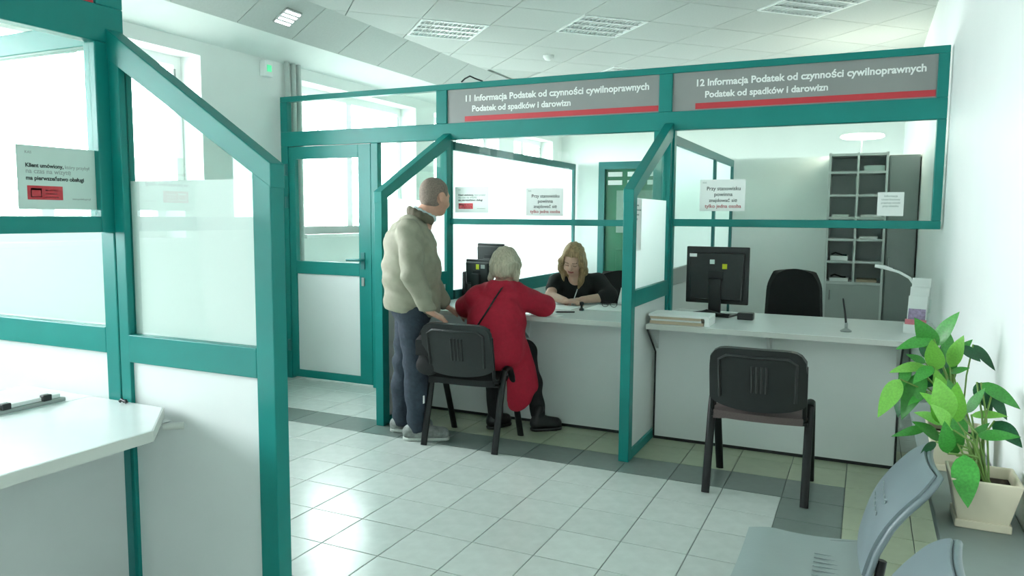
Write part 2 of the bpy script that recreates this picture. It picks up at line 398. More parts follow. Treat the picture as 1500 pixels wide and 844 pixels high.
# recessed louvre lamps
LAB = {(0, 0): 'square recessed louvre lamp above the first sign panel', (-2, 1): 'square recessed louvre lamp nearest the sloped ceiling strip',
       (2, -2): 'square recessed louvre lamp over the sign panel beside the side wall'}
lamp0 = None
for key in LAMPS:
    cx, cy = uv(U0+PU*(key[0]+.5), V0+PU*(key[1]+.5))
    if not (XC+.45 < cx < XR-.45 and 3.8 < cy < YF-.5): continue
    if lamp0 is None:
        lp = lamp0 = thing('ceiling_lamp', '', 'lamp', (cx, cy, ZC), math.pi/4)
        a = PU/2-.006; w = .018
        for (x0, x1, y0, y1) in ((-a, a, -a, -a+w), (-a, a, a-w, a), (-a, -a+w, -a+w, a-w), (a-w, a, -a+w, a-w)):
            MB().box(x0, x1, y0, y1, -.006, .016).build('lamp_frame', GRIDW, lp)
        MB().box(-a+w, a-w, -a+w, a-w, .012, .018).build('reflector_tray', REFLECT, lp)
        for k in range(1, 4):
            y = -a+w+(2*a-2*w)*k/4; MB().box(-a+w, a-w, y-.008, y+.008, -.004, .013).build('louvre_rail', REFLECT, lp)
        bl = MB()
        for k in range(1, 14):
            x = -a+w+(2*a-2*w)*k/14; bl.box(x-.002, x+.002, -a+w, a-w, -.002, .012)
        bl.build('louvre_blades', REFLECT, lp)['kind'] = 'stuff'
    else:
        lp = copy_tree(lamp0); lp.location = (cx, cy, ZC)
    lp['label'] = LAB.get(key, 'square recessed louvre lamp deep in the back office ceiling'); lp['group'] = 'recessed ceiling lamps'
# small slatted lamp on the sloped strip
t = .5; lx, lz = XB+dx*.5, ZB+dz*.5
lp = thing('slope_lamp', 'small lit slatted lamp set in the sloped ceiling strip', 'lamp', (lx-nx*.002, 4.74, lz-nz*.002))
lp.rotation_euler = (0, -math.atan2(dz, dx), 0)
MB().box(-.085, .085, -.09, .09, -.012, 0).build('housing', GREYC, lp)
for k in range(4):
    x = -.06+.04*k; MB().box(x-.011, x+.011, -.08, .08, -.016, -.012).build('light_slat', LAMPW, lp)
# smoke detector
sd = MB().lathe([(.055, 0), (.055, -.02), (.035, -.045), (.02, -.05)][::-1], (-3.05, 7.35, ZC), 16).build('smoke_detector', WHITE, None, smooth=True)
tag(sd, 'small round white smoke detector on the ceiling', 'detector')
pl = thing('fill_disc', 'added glowing fill disc on a thin stem above the tall shelf cabinet', 'lamp', (-.08, 7.80, 2.05))  # stem and spot are invented; glow put here to light the back office
MB().lathe([(.17, .145), (.19, .157), (.18, .172), (.06, .185)], (0, 0, 0), 28).build('glow_disc', FILLW, pl, smooth=True)
MB().tube([(0, 0, .0005), (0, 0, .15)], .006).build('stem', METAL, pl)
# wall things on left wall
e = thing('emergency_lamp', 'small emergency lamp with green light high on window wall', 'lamp', (XL+.03, 5.05, 2.68))
MB().box(-.03, .03, -.05, .05, -.06, .07).build('housing', WHITE, e, bevel=.008)
MB().box(.03, .034, -.025, .025, -.02, .035).build('green_light', GREENLED, e)
for k, y in enumerate((5.29, 5.37, 5.44)):
    p = MB().tube([(XL+.04, y, 0), (XL+.04, y, ZA+.01)], .022, 10).build('heating_pipe', PIPE, smooth=True)
    tag(p, ('vertical heating pipe closest to the teal door frame', 'middle one of three vertical heating pipes by the door', 'heating pipe next to the back office window reveal')[k], 'pipe', 'heating pipes by the door')
# cable on top of the partition
c = MB().tube([(-2.88, 5.2, 2.478), (-2.85, 5.2, 2.50), (-2.80, 5.19, 2.515), (-2.76, 5.2, 2.495), (-2.70, 5.21, 2.473)], .006, 6).build('cable', BLACKP, smooth=True)
tag(c, 'short black cable loop lying on top of the teal partition', 'cable')
# ------------------------------------------------------------------ main glazed partition (facade)
fy0, fy1 = 5.17, 5.23
pt = thing('glazed_partition', 'teal framed glazed partition carrying the two grey sign panels', 'partition', (-2.1, YFAC, 0))
def fb(name, x0, x1, z0, z1, m=TEAL, dy=0, bev=.004): return wbox(name, (x0, x1, fy0-dy, fy1+dy, z0, z1), m, pt, bev)
fb('top_beam', -4.66, .395, 2.42, 2.465); fb('transom_beam', -4.66, .395, 2.04, 2.165)
fb('post', -4.66, -4.585, 0, 2.04); fb('post', -4.66, -4.585, 2.165, 2.42)
fb('post', -3.715, -3.645, 0, 2.04)
fb('post', -3.09, -2.97, 0, 2.04, dy=.002); fb('post', -3.09, -2.995, 2.165, 2.42)
fb('post', -1.355, -1.21, .80, 2.04, dy=.002); fb('post', -1.328, -1.236, 2.165, 2.42)
fb('post', .345, .395, 1.44, 2.04); fb('post', .335, .395, 2.165, 2.42)
fb('rail', -2.97, -1.355, 1.385, 1.43); fb('rail', -1.21, .396, 1.39, 1.44)
fb('rail', -3.645, -3.09, .92, 1.02)
wbox('pane', (-4.585, -3.09, 5.196, 5.204, 2.165, 2.42), GLASS, pt)
wbox('pane', (-3.645, -3.09, 5.196, 5.204, 1.02, 2.04), GLASS, pt)
wbox('pane', (-2.97, -1.355, 5.196, 5.204, 1.43, 2.04), GLASS, pt)
wbox('pane', (-1.21, .345, 5.196, 5.204, 1.44, 2.04), GLASS, pt)
wbox('infill_panel', (-3.645, -3.09, 5.19, 5.21, 0, .92), PANEL, pt)
for (x0, x1, txt) in ((-2.995, -1.328, '11'), (-1.236, .335, '12')):
    sp = wbox('sign_panel', (x0, x1, 5.185, 5.215, 2.165, 2.42), GREYSIGN, pt)
    rs = wbox('red_stripe', (x0+.155, x1-.005, 5.181, 5.186, 2.175, 2.213), RED, None)
    rs.parent = sp; rs.location = -pt.location
    wd_ = x1-x0
    l1 = lettering('sign_lettering', txt+' Informacja Podatek od czynności cywilnoprawnych', .066, WHITE, None, (x0+.15, 5.184, 2.325), (1, 0, 0), (0, 0, 1), width=wd_*.86, bold=.03)
    l2 = lettering('sign_lettering', 'Podatek od spadków i darowizn', .066, WHITE, None, (x0+.215, 5.184, 2.248), (1, 0, 0), (0, 0, 1), width=wd_*.482, bold=.03)
    for l in (l1, l2): l.parent = sp; l.location = -pt.location
# door
dr = struct(thing('door_1', 'teal framed half glazed door beside the window wall', None, (-4.15, 5.2, 0)))
dy0, dy1 = 5.175, 5.225
for bx_ in ((-4.58, -4.515, .02, 2.035), (-3.845, -3.72, .02, 2.035)): wbox('door_stile', (bx_[0], bx_[1], dy0, dy1, bx_[2], bx_[3]), TEAL, dr, .003)
for z0, z1 in ((.02, .085), (.94, 1.05), (1.93, 2.035)): wbox('door_rail', (-4.515, -3.845, dy0, dy1, z0, z1), TEAL, dr, .003)
wbox('pane', (-4.515, -3.845, 5.196, 5.204, 1.05, 1.93), GLASS, dr)
wbox('lower_panel', (-4.515, -3.845, 5.19, 5.21, .085, .94), PANEL, dr)
hd = wbox('handle_plate', (-3.82, -3.785, 5.165, 5.176, 1.0, 1.14), TEALD, dr)
b = MB().tube([(-3.80, 5.168, 1.08), (-3.80, 5.12, 1.08), (-3.83, 5.115, 1.08), (-3.93, 5.115, 1.078)], .011); b.build('door_handle', TEALD, dr, True, True)
wbox('lock_plate', (-3.815, -3.79, 5.165, 5.176, .86, .93), METAL, dr)
for z in (1.84, 1.56, .3): MB().tube([(-4.60, 5.165, z-.05), (-4.60, 5.165, z+.05)], .016).build('hinge', TEALD, dr, True, True)
# ------------------------------------------------------------------ side screens (wings)
def wing(name, label, P0, axis, s, L, withpaper=False):
    """slanted-top screen. P0=(x,y) where it meets the facade, runs along s*axis for length L, local a along the run"""
    w = thing(name, label, 'screen', (P0[0], P0[1], 0))
    T = .03
    def pr(nm, poly, m, t=T, bev=.003):
        P = [(p[0]*s, p[1]) for p in poly]
        b = MB()
        if axis == 1: b.prism(P, -t, t, 0)
        else: b.prism(P, -t, t, 1)
        return b.build(nm, m, w, bevel=bev)
    zt, ztip, pw = 2.085, 1.61, .075
    k = (zt-ztip)/L
    pr('inner_post', [(0, 0), (.05, 0), (.05, zt-.05*k-.01), (0, zt-.01)], TEAL, T*.9)
    pr('outer_post', [(L-pw, 0), (L, 0), (L, ztip-.02), (L-pw, ztip+pw*k-.02)], TEAL, T*1.02)
    th = .085
    pr('slanted_rail', [(-.001, zt+.004), (L+.003, ztip), (L+.003, ztip-th*.9), (-.001, zt-th*1.15)], TEAL, T*1.06)
    pr('mid_rail', [(.05, .92), (L-pw, .92), (L-pw, 1.02), (.05, 1.02)], TEAL, T)
    pr('bottom_rail', [(.05, 0), (L-pw, 0), (L-pw, .055), (.05, .055)], TEAL, T)
    ga, gb = .05, L-pw
    pr('pane', [(ga, 1.02), (gb, 1.02), (gb, zt-gb*k-th*.8), (ga, zt-ga*k-th*.8)], GLASS, .003, 0)
    fz = min(1.565, zt-gb*k-th)
    f = MB().add([((a*s if axis == 0 else .0045), (a*s if axis == 1 else .0045), z) for a, z in ((ga, 1.02), (gb, 1.02), (gb, fz), (ga, fz))], [(0, 1, 2, 3)]).build('frosted_film', FROST, w)
    pr('lower_panel', [(ga, .055), (gb, .055), (gb, .92), (ga, .92)], PANEL, .012, 0)
    return w
wing('side_screen', 'slant topped teal screen behind the standing person in the beige jacket', (-2.99, 5.168), 1, -1, .93)
wing('side_screen', 'slant topped teal screen between the two service counters', (-1.25, 5.168), 1, -1, .93)
wing('side_screen', 'large slant topped teal screen closest to the camera', (-2.42, 1.86), 0, 1, .725)
# ------------------------------------------------------------------ counters
ZT = .79
def counter(label, x0, x1, yb, panel_x):
    c = thing('counter', label, 'counter', ((x0+x1)/2, 4.9, 0))
    wbox('worktop', (x0, x1, 4.555, yb, ZT-.032, ZT), COUNTER, c, .004)
    wbox('edge_strip', (x0, x1, 4.552, 4.555, ZT-.031, ZT-.001), EDGE, c)
    wbox('front_panel', (panel_x[0], panel_x[1], 4.80, 4.82, .02, ZT-.032), PANEL, c)
    wbox('plinth', (panel_x[0], panel_x[1], 4.803, 4.817, 0, .02), BLACKP, c)
    for x in (panel_x[0]+.003, panel_x[1]-.003):
        MB().tube([(x, 4.575, ZT-.036), (x, 4.795, ZT-.21), (x, 4.795, .02)], .006, 6).build('dark_edge', BLACKP, c, True)
    for x in (panel_x[0]+.014, panel_x[1]-.014, (panel_x[0]+panel_x[1])/2):
        MB().prism([(4.60, ZT-.033), (4.80, ZT-.033), (4.80, ZT-.19)], x-.009, x+.009, 0).build('bracket', PANELG, c, True)
    return c
counter('pale grey counter in front of the seated people', -2.955, -1.285, 5.55, (-2.955, -1.285))
counter('pale grey counter with the stacked forms and empty chair before it', -1.215, .405, 5.45, (-1.215, .21))
wbox_ = MB().box(-1.216, -1.208, 4.79, 4.80, .03, ZT-.2)
# left counter
lc = thing('counter', 'white chamfered counter in front of the closest teal screen', 'counter', (-2.3, 1.2, 0))
MB().prism([(-2.56, -.4), (-1.98, -.4), (-1.98, 1.60), (-2.19, 1.815), (-2.56, 1.815)], ZT-.045, ZT-.01, 2).build('worktop', COUNTER, lc, True, bevel=.003)
MB().prism([(-1.98, -.4), (-1.976, -.4), (-1.976, 1.60), (-2.188, 1.818), (-2.19, 1.815), (-1.98, 1.60)], ZT-.044, ZT-.011, 2).build('edge_strip', EDGE, lc, True)
wbox('front_panel', (-2.40, -2.38, -.4, 1.80, .0, ZT-.045), PANELG, lc)
MB().prism([(-2.38, ZT-.046), (-2.13, ZT-.046), (-2.38, ZT-.17)], 1.745, 1.80, 1).build('bracket', PANELG, lc, True)
MB().tube([(-2.14, 1.77, ZT-.062), (-2.09, 1.815, ZT-.062)], .012).build('peg', EDGE, lc, True, True)
wbox('corner_strip', (-2.398, -2.382, 1.80, 1.828, 0, ZT-.05), TEALD, lc)
# left partition facade and the inner divider
lf = thing('glazed_partition', 'teal framed glazed partition at the picture edge with tinted notice', 'partition', (-2.45, 1, 0))
X0, X1 = -2.48, -2.42
wbox('transom_beam', (X0, X1, -.6, 1.90, 2.04, 2.165), TEAL, lf, .004); wbox('top_beam', (X0, X1, -.6, 1.90, 2.42, 2.465), TEAL, lf, .004)
wbox('rail', (X0, X1, -.6, 1.785, 1.385, 1.44), TEAL, lf, .004)
wbox('post', (X0, X1, 1.785, 1.90, 1.385, 2.04), TEAL, lf, .004); wbox('post', (X0, X1, 1.80, 1.90, 2.165, 2.42), TEAL, lf, .004)
wbox('post', (X0-.01, X1-.002, 1.83, 1.895, 0, 1.385), TEAL, lf, .004)
wbox('pane', (-2.454, -2.446, -.6, 1.785, 1.44, 2.04), GLASS, lf)
sp = wbox('sign_panel', (-2.465, -2.435, .1, 1.80, 2.165, 2.42), GREYSIGN, lf)
rs = wbox('red_stripe', (-2.437, -2.431, .25, 1.795, 2.166, 2.206), RED); rs.parent = sp; rs.location = -lf.location
dv = thing('booth_divider', 'teal railed divider with frosted glass inside the closest booth', 'divider', (-3.5, 1.86, 0))
wbox('mid_rail', (-4.70, -2.49, 1.83, 1.89, .945, 1.04), TEAL, dv, .003); wbox('top_rail', (-4.70, -2.49, 1.83, 1.89, 2.04, 2.12), TEAL, dv, .003)
wbox('post', (-3.62, -3.55, 1.83, 1.89, 1.04, 2.04), TEAL, dv, .003)
wbox('lower_panel', (-4.70, -2.49, 1.85, 1.87, 0, .945), PANEL, dv)
for (p, q) in ((-4.70, -3.62), (-3.55, -2.49)):
    wbox('pane', (p, q, 1.857, 1.863, 1.04, 2.04), GLASS, dv)
    MB().add([(p, 1.866, 1.04), (q, 1.866, 1.04), (q, 1.866, 1.52), (p, 1.866, 1.52)], [(0, 1, 2, 3)]).build('frosted_film', FROST, dv, True)
# ------------------------------------------------------------------ back office partitions
def side_part(label, x, y1, posts, frost, zr):
    s = thing('office_partition', label, 'partition', (x, 6.5, 0)); T = .03
    wbox('top_rail', (x-T, x+T, 5.235, y1, 1.965, 2.03), TEALD, s, .003)
    wbox('mid_rail', (x-T, x+T, 5.235, y1, zr-.12, zr), frost and TEALD or GREYC, s, .003)
    ps = [5.235]+[p for p in posts]
    for p in posts: wbox('post', (x-T, x+T, p-.05, p, zr, 1.965), TEALD, s, .003); wbox('post', (x-T, x+T, p-.05, p, 0, zr-.12), TEALD, s, .003)
    wbox('lower_panel', (x-.012, x+.012, 5.235, y1-.05, 0, zr-.12), PANEL, s)
    y = 5.235
    for p in posts:
        wbox('pane', (x-.003, x+.003, y, p-.05, zr, 1.965), GLASS, s)
        MB().add([(x+.005, y, zr), (x+.005, p-.05, zr), (x+.005, p-.05, 1.965), (x+.005, y, 1.965)], [(0, 1, 2, 3)]).build('frosted_film', FROST, s, True)
        y = p
    return s
side_part('bright frosted glass partition beside the dark monitors behind window eleven', -2.985, 7.95, [7.95], True, .86)
side_part('frosted partition with two slim posts behind window twelve', -1.28, 7.95, [7.0, 7.95], False, 1.08)
b = MB(); b.box(-2.955, -2.70, 8.0, 8.1, 0, 2.05); b.box(-1.80, XR, 8.0, 8.1, 0, 2.05)
struct(b.build('wall_back', WALL), 'white back partition of the offices')
d2 = struct(thing('door_2', 'green door with white bars painted for reflections behind the clerk', None, (-2.25, 8.05, 0)))
wbox('door_frame', (-2.70, -2.63, 7.98, 8.1, 0, 2.05), TEALD, d2); wbox('door_frame', (-1.87, -1.80, 7.98, 8.1, 0, 2.05), TEALD, d2); wbox('door_frame', (-2.63, -1.87, 7.98, 8.1, 1.97, 2.05), TEALD, d2)
wbox('door_leaf', (-2.63, -1.87, 8.02, 8.07, .01, 1.97), GREENDOOR, d2)
wbox('upper_panel', (-2.50, -1.98, 8.012, 8.02, 1.28, 1.74), DOORG, d2); wbox('lower_panel', (-2.50, -1.98, 8.012, 8.02, .2, 1.1), GREENDOOR, d2, .006)
for z in (1.80, 1.89):  # these panes are white bars painted in for reflections on the door
    for k in range(3): wbox('pane', (-2.60+.22*k, -2.44+.22*k, 8.01, 8.02, z, z+.05), WHITE, d2)
MB().tube([(-1.95, 8.02, 1.02), (-1.95, 7.96, 1.02), (-2.05, 7.96, 1.02)], .01).build('door_handle', METAL, d2, True, True)
# cabinets
cb = thing('shelf_cabinet', 'tall grey open shelf cabinet with binders behind window twelve', 'cabinet', (-.09, 7.79, 0))
cx0, cx1, cy0, cy1 = -.345, .15, 7.6, 7.97
for x in (cx0, -.108, cx1-.02): wbox('side_board', (x, x+.02, cy0, cy1, .86 if x == -.108 else 0, 2.05), SHELFE, cb)
wbox('back_board', (cx0+.02, cx1-.02, cy1-.01, cy1, 0, 2.05), PANELG, cb)
for z in (2.03, 1.87, 1.66, 1.455, 1.255, 1.05, .855): wbox('shelf', (cx0+.02, cx1-.02, cy0+.004, cy1-.01, z-.01, z+.012), SHELFE, cb)
dd = wbox('cabinet_door', (cx0+.02, cx1-.02, cy0-.002, cy0+.016, .06, .843), GREYC, cb)
wbox('cabinet_plinth', (cx0+.02, cx1-.02, cy0+.02, cy1-.01, 0, .06), GREYD, cb)
h = MB().tube([(-.29, cy0-.002, .70), (-.29, cy0-.03, .70), (-.29, cy0-.03, .78), (-.29, cy0-.002, .78)], .006, 6).build('cabinet_handle', METAL, None, smooth=True); h.parent = dd; h.location = -cb.location
for i, (x, z, w, hh, m, lab) in enumerate(((-.30, .868, .16, .03, PAPER, 'white papers on the lowest shelf above the cabinet door handle'), (-.07, .868, .17, .02, PAPERC, 'brownish papers on the lowest shelf of the tall grey cabinet'),
        (-.30, 1.063, .15, .04, PAPER, 'white papers on the second lowest shelf of the tall grey cabinet'), (-.30, 1.468, .14, .02, PAPER, 'white papers on the fourth shelf up, window wall side of the tall cabinet'),
        (-.06, 1.468, .17, .02, PAPER, 'white papers on the fourth shelf up, behind the small square notice'), (-.05, 1.883, .17, .05, PAPERG, 'tinted papers on the topmost shelf of the tall grey cabinet'),
        (-.06, 1.268, .15, .02, PAPER, 'white papers on the third shelf up of the tall grey cabinet'))):
    o = wbox('paper_pile', (x, x+w, 7.66, 7.9, z-.001, z+hh), m)
    tag(o, lab, 'papers', 'papers in the grey cabinet')
for x, z, lab in ((-.29, .895, 'black cable on the lowest shelf of the tall grey cabinet'), (-.29, 1.10, 'black cable on the second lowest shelf of the tall grey cabinet')):
    o = MB().tube([(x, 7.68, z+.018), (x+.03, 7.7, z+.032), (x+.09, 7.7, z+.012), (x+.13, 7.7, z+.010)], .008, 6).build('cable_coil', BLACKP, smooth=True)
    tag(o, lab, 'cable', 'cables in the grey cabinet')
c2 = thing('tall_cabinet', 'narrow dark grey closed cabinet in the back corner', 'cabinet', (.28, 7.8, 0))
wbox('body', (.155, .40, 7.63, 7.97, 0, 2.02), GREYD, c2); wbox('cabinet_door', (.165, .395, 7.612, 7.63, .05, 2.0), GREYD, c2, .003)
MB().tube([(.19, 7.612, 1.0), (.19, 7.59, 1.0), (.19, 7.59, 1.1), (.19, 7.612, 1.1)], .005, 6).build('cabinet_handle', METAL, c2, True, True)
# ------------------------------------------------------------------ notices on the glass
def notice(label, P, ux, w, h, m=PAPER):
    """P: lower left corner in world, ux: reading direction"""
    ux = Vector(ux); n = ux.cross(Vector((0, 0, 1)))
    t = thing('notice', label, 'notice', P)
    vs = [Vector((0, 0, 0)), ux*w, ux*w+Vector((0, 0, h)), Vector((0, 0, h))]
    MB().add([v for v in vs]+[v-n*.0012 for v in vs], [(0,1,2,3),(7,6,5,4),(0,4,5,1),(1,5,6,2),(2,6,7,3),(3,7,4,0)]).build('sheet', m, t)
    def line(txt, fx, fz, size, mm, width=None, align='LEFT', bold=.01):
        lettering('printed_line', txt, size, mm, t, Vector(P)+ux*(w*fx)+Vector((0, 0, h*fz)), ux, (0, 0, 1), align, bold, width, .0006)
    def block(fx0, fx1, fz0, fz1, mm, nm='printed_block'):
        q = [ux*(w*a)+Vector((0, 0, h*c)) for a, c in ((fx0, fz0), (fx1, fz0), (fx1, fz1), (fx0, fz1))]
        MB().add([v+n*.0006 for v in q]+[v for v in q], [(0,1,2,3),(7,6,5,4),(0,4,5,1),(1,5,6,2),(2,6,7,3),(3,7,4,0)]).build(nm, mm, t)
    return t, line, block
def rule_sheet(label, P, ux, w, h):
    t, ln, bk = notice(label, P, ux, w, h)
    for k, (s, m, wd) in enumerate((('Przy stanowisku', INK, .74), ('powinna', INK, .4), ('znajdować się', INK, .62), ('tylko jedna osoba', INKR, .8))):
        ln(s, .12+(.8-wd)/2, .66-.185*k, h*.15, m, w*wd, bold=.012)
    ln('KAS', .06, .88, h*.07, INKG)
rule_sheet('white rule sheet on the upper glass of window twelve', (-1.036, 5.1945, 1.495), (1, 0, 0), .297, .21)
rule_sheet('white rule sheet on the glass above the writing clerk', (-2.325, 5.1945, 1.455), (1, 0, 0), .30, .205)
def appt_sheet(label, P, ux, w, h, m):
    t, ln, bk = notice(label, P, ux, w, h, m)
    ln('KAS', .1, .87, h*.06, INKG)
    ln('Klient umówiony,', .1, .66, h*.085, INK, w*.46, bold=.03); ln('który przybył', .58, .66, h*.085, INKG, w*.32)
    ln('na czas na wizytę', .1, .565, h*.085, INKG, w*.55); ln('ma pierwszeństwo obsługi', .1, .46, h*.085, INK, w*.72, bold=.03)
    bk(.11, .54, .15, .37, RED, 'red_block')
    q = thing  # calendar mark: white outline square on the red block
    bk(.15, .16, .19, .33, WHITE, 'calendar_mark'); bk(.27, .28, .19, .33, WHITE, 'calendar_mark'); bk(.16, .27, .19, .20, WHITE, 'calendar_mark'); bk(.16, .27, .30, .33, WHITE, 'calendar_mark')
    ln('UMÓW WIZYTĘ', .32, .29, h*.045, WHITE, w*.18); ln('W URZĘDZIE', .32, .235, h*.045, WHITE, w*.15); ln('SKARBOWYM', .32, .18, h*.045, WHITE, w*.16)
    ln('www.podatki.gov.pl', .66, .16, h*.035, INKG, w*.24)
appt_sheet('tinted appointment notice on the glass at the picture edge', (-2.4445, 1.515, 1.463), (0, 1, 0), .275, .205, PAPERG)
appt_sheet('appointment notice on window eleven beside the standing person', (-2.934, 5.1945, 1.475), (1, 0, 0), .294, .20, PAPER)
t, ln, bk = notice('small square notice on window twelve before the shelf cabinet', (.05, 5.1945, 1.468), (1, 0, 0), .145, .145)
for k, wd in enumerate((.5, .7, .72, .6)): ln(('Informacja', 'Urząd Skarbowy', 'przyjmuje wnioski', 'przy okienku', 'nr')[k], .5-wd/2, .8-.14*k, .013, INKG, .145*wd)
t, ln, bk = notice('tall white sheet with faint print on the screen between counters', (-1.2375, 4.31, 1.25), (0, 1, 0), .17, .31)
for k in range(4): ln(('Informacja', 'o ochronie danych', 'osobowych', 'RODO')[k], .2, .86-.09*k, .016, INKG)
# ------------------------------------------------------------------ things on the counters
def pad(label, b, m, grp='stacked forms on the counter'):
    o = wbox('form_pad', b, m, None, .002); tag(o, label, 'papers', grp)
z = ZT+.0005
pad('lowest cream pad of the form stack on the counter', (-1.205, -.875, 4.60, 4.80, z, z+.018), PAPERC)
pad('white pad second from the bottom of the form stack', (-1.200, -.885, 4.605, 4.80, z+.0185, z+.030), PAPER)
pad('cream pad just under the top sheets of the form stack', (-1.203, -.89, 4.602, 4.80, z+.0305, z+.047), PAPERC)
pad('wide white bundle lying on top of the form stack', (-1.21, -.84, 4.59, 4.81, z+.0475, z+.062), PAPER)
pad('white block of forms standing at the end of the form stack', (-.868, -.838, 4.60, 4.80, z, z+.047), PAPER)
pad('loose white form lying beside the red coat sleeve', (-2.02, -1.82, 4.58, 4.70, z, z+.002), PAPER, 'forms before the clerk')
pad('white form under the clerk writing hand', (-2.16, -1.88, 4.98, 5.22, z, z+.003), PAPER, 'forms before the clerk')
pad('spread white papers at the screen end of the clerk counter', (-1.80, -1.42, 5.05, 5.36, z, z+.006), PAPER, 'forms before the clerk')
fd = MB().add([(-1.66, 5.40, ZT+.03), (-1.40, 5.44, ZT+.03), (-1.40, 5.52, ZT+.13), (-1.66, 5.48, ZT+.13), (-1.66, 5.403, ZT+.001), (-1.40, 5.443, ZT+.001), (-1.40, 5.524, ZT+.128), (-1.66, 5.484, ZT+.128)],
    [(0,1,2,3),(7,6,5,4),(0,4,5,1),(1,5,6,2),(2,6,7,3),(3,7,4,0)]).build('open_folder', PAPER)
tag(fd, 'open white folder propped up beside the clerk sleeve', 'folder')
def pen(label, a, c, r=.005, m=BLACKP):
    o = MB().tube([a, Vector(a).lerp(Vector(c), .9), c], [r, r, .001], 8).build('pen', m, smooth=True); tag(o, label, 'pen')
pen('dark pen lying on the counter by the red sleeve', (-1.80, 4.86, ZT+.006), (-1.92, 4.80, ZT+.006))
st = thing('rubber_stamp', 'black rubber stamp standing on the clerk counter', 'stamp', (-1.80, 5.0, ZT))
MB().lathe([(.018, 0), (.018, .012), (.009, .02), (.008, .035), (.016, .045), (.014, .06), (.004, .064)], seg=14).build('stamp_body', BLACKP, st, smooth=True)
gl = thing('glasses', 'folded dark glasses lying on papers of the clerk counter', 'glasses', (-1.66, 5.2, ZT+.008))
for sx in (-.032, .032): MB().tube([(sx+.024*math.cos(t), 0, .022+.018*math.sin(t)) for t in [k*math.pi/6 for k in range(13)]], .002, 6).build('rim', BLACKP, gl, smooth=True)
MB().tube([(-.008, 0, .028), (.008, 0, .028)], .002, 6).build('bridge', BLACKP, gl)
for sx in (-.056, .056): MB().tube([(sx, 0, .028), (sx, .1, .016), (sx, .13, .003)], .002, 6).build('temple', BLACKP, gl)
# pen on a weighted holder
ph = thing('pen_holder', 'black pen standing in a weighted holder on the empty counter', 'pen holder', (-.085, 4.80, ZT))
MB().lathe([(.03, 0), (.032, .006), (.02, .014), (.009, .02), (.009, .05), (.004, .055)], seg=16).build('base', GREYD, ph, smooth=True)
MB().tube([(0, 0, .04), (-.008, 0, .10), (-.022, .005, .185), (-.024, .005, .195)], [.007, .006, .005, .003]).build('pen', BLACKP, ph, smooth=True)
# monitors (backs toward the camera)
def monitor(label, loc, rz, w, h, zb, tilt=0, stickers=()):
    m = thing('monitor', label, 'monitor', loc, rz)
    MB().box(-w/2, w/2, 0, .022, zb, zb+h).build('bezel', BLACKP, m, bevel=.006)
    MB().box(-w/2+.02, w/2-.02, .0222, .024, zb+.025, zb+h-.02).build('screen', mat_screen, m)
    MB().prism([(-w*.42, zb+h*.06), (w*.42, zb+h*.06), (w*.44, zb+h*.9), (-w*.44, zb+h*.9)], -.03, 0, 1).build('back_shell', BLACKP, m, bevel=.012)
    MB().box(-w*.12, w*.12, -.036, -.03, zb+h*.42, zb+h*.58).build('vent', BLACKM, m)
    MB().prism([(-.02, -.0), (-.05, -.0), (-.055, zb+h*.45), (-.03, zb+h*.45)], -.04, .04, 0).build('stand_neck', BLACKP, m, bevel=.004)
    MB().prism([(-.11, -.10), (.11, -.10), (.14, .08), (-.14, .08)], 0, .014, 2).build('stand_base', BLACKP, m, bevel=.004)
    for (fx, fz, sw, sh, mm) in stickers:
        MB().box(fx*w, fx*w+sw, -.0312, -.03, zb+fz*h, zb+fz*h+sh).build('sticker', mm, m)
    return m
mat_screen = mat('screen_dark', '0c1114', .15, var=.05)
monitor('large black monitor seen from behind beside the stacked forms', (-.905, 5.19, ZT), math.radians(-4), .42, .385, .08, stickers=((-.43, .82, .05, .022, WHITE), (-.1, .7, .032, .03, PAPERG), (.1, .62, .032, .034, YELLOW)))
kb = thing('cable_bundle', 'tangle of black cables around the foot of the large monitor', 'cables', (-.98, 5.05, ZT))
for k in range(5):
    MB().tube([(-.14+.03*k, .0+.02*k, .008), (-.06+.02*k, -.03+.02*k, .012+.02*(k % 2)), (.04, .0+.01*k, .05-.008*k), (.14+.01*k, .05, .02), (.18, .09, .008)], .006, 6).build('cable', BLACKP, kb, smooth=True)
bx2 = wbox('dock_box', (-.74, -.64, 5.03, 5.10, ZT+.0005, ZT+.045), BLACKP, None, .006); tag(bx2, 'small black box at the foot of the large monitor', 'device')
monitor('taller dark monitor seen from behind left of the grey haired person', (-2.765, 5.475, ZT), math.radians(-12), .27, .22, .22)
monitor('lower dark monitor with yellow sticker left of the grey haired person', (-2.755, 5.26, ZT), math.radians(-12), .27, .20, .12, stickers=((-.02, .62, .03, .04, YELLOW), (.16, .66, .04, .03, GREYC)))
dv2 = wbox('dark_desk_box', (-2.95, -2.905, 5.33, 5.44, ZT+.0005, ZT+.215), BLACKP, None, .015); tag(dv2, 'dark rounded box behind the low monitor against the frosted partition', 'device')  # plain rounded box stands in for a dark shape like a chair back
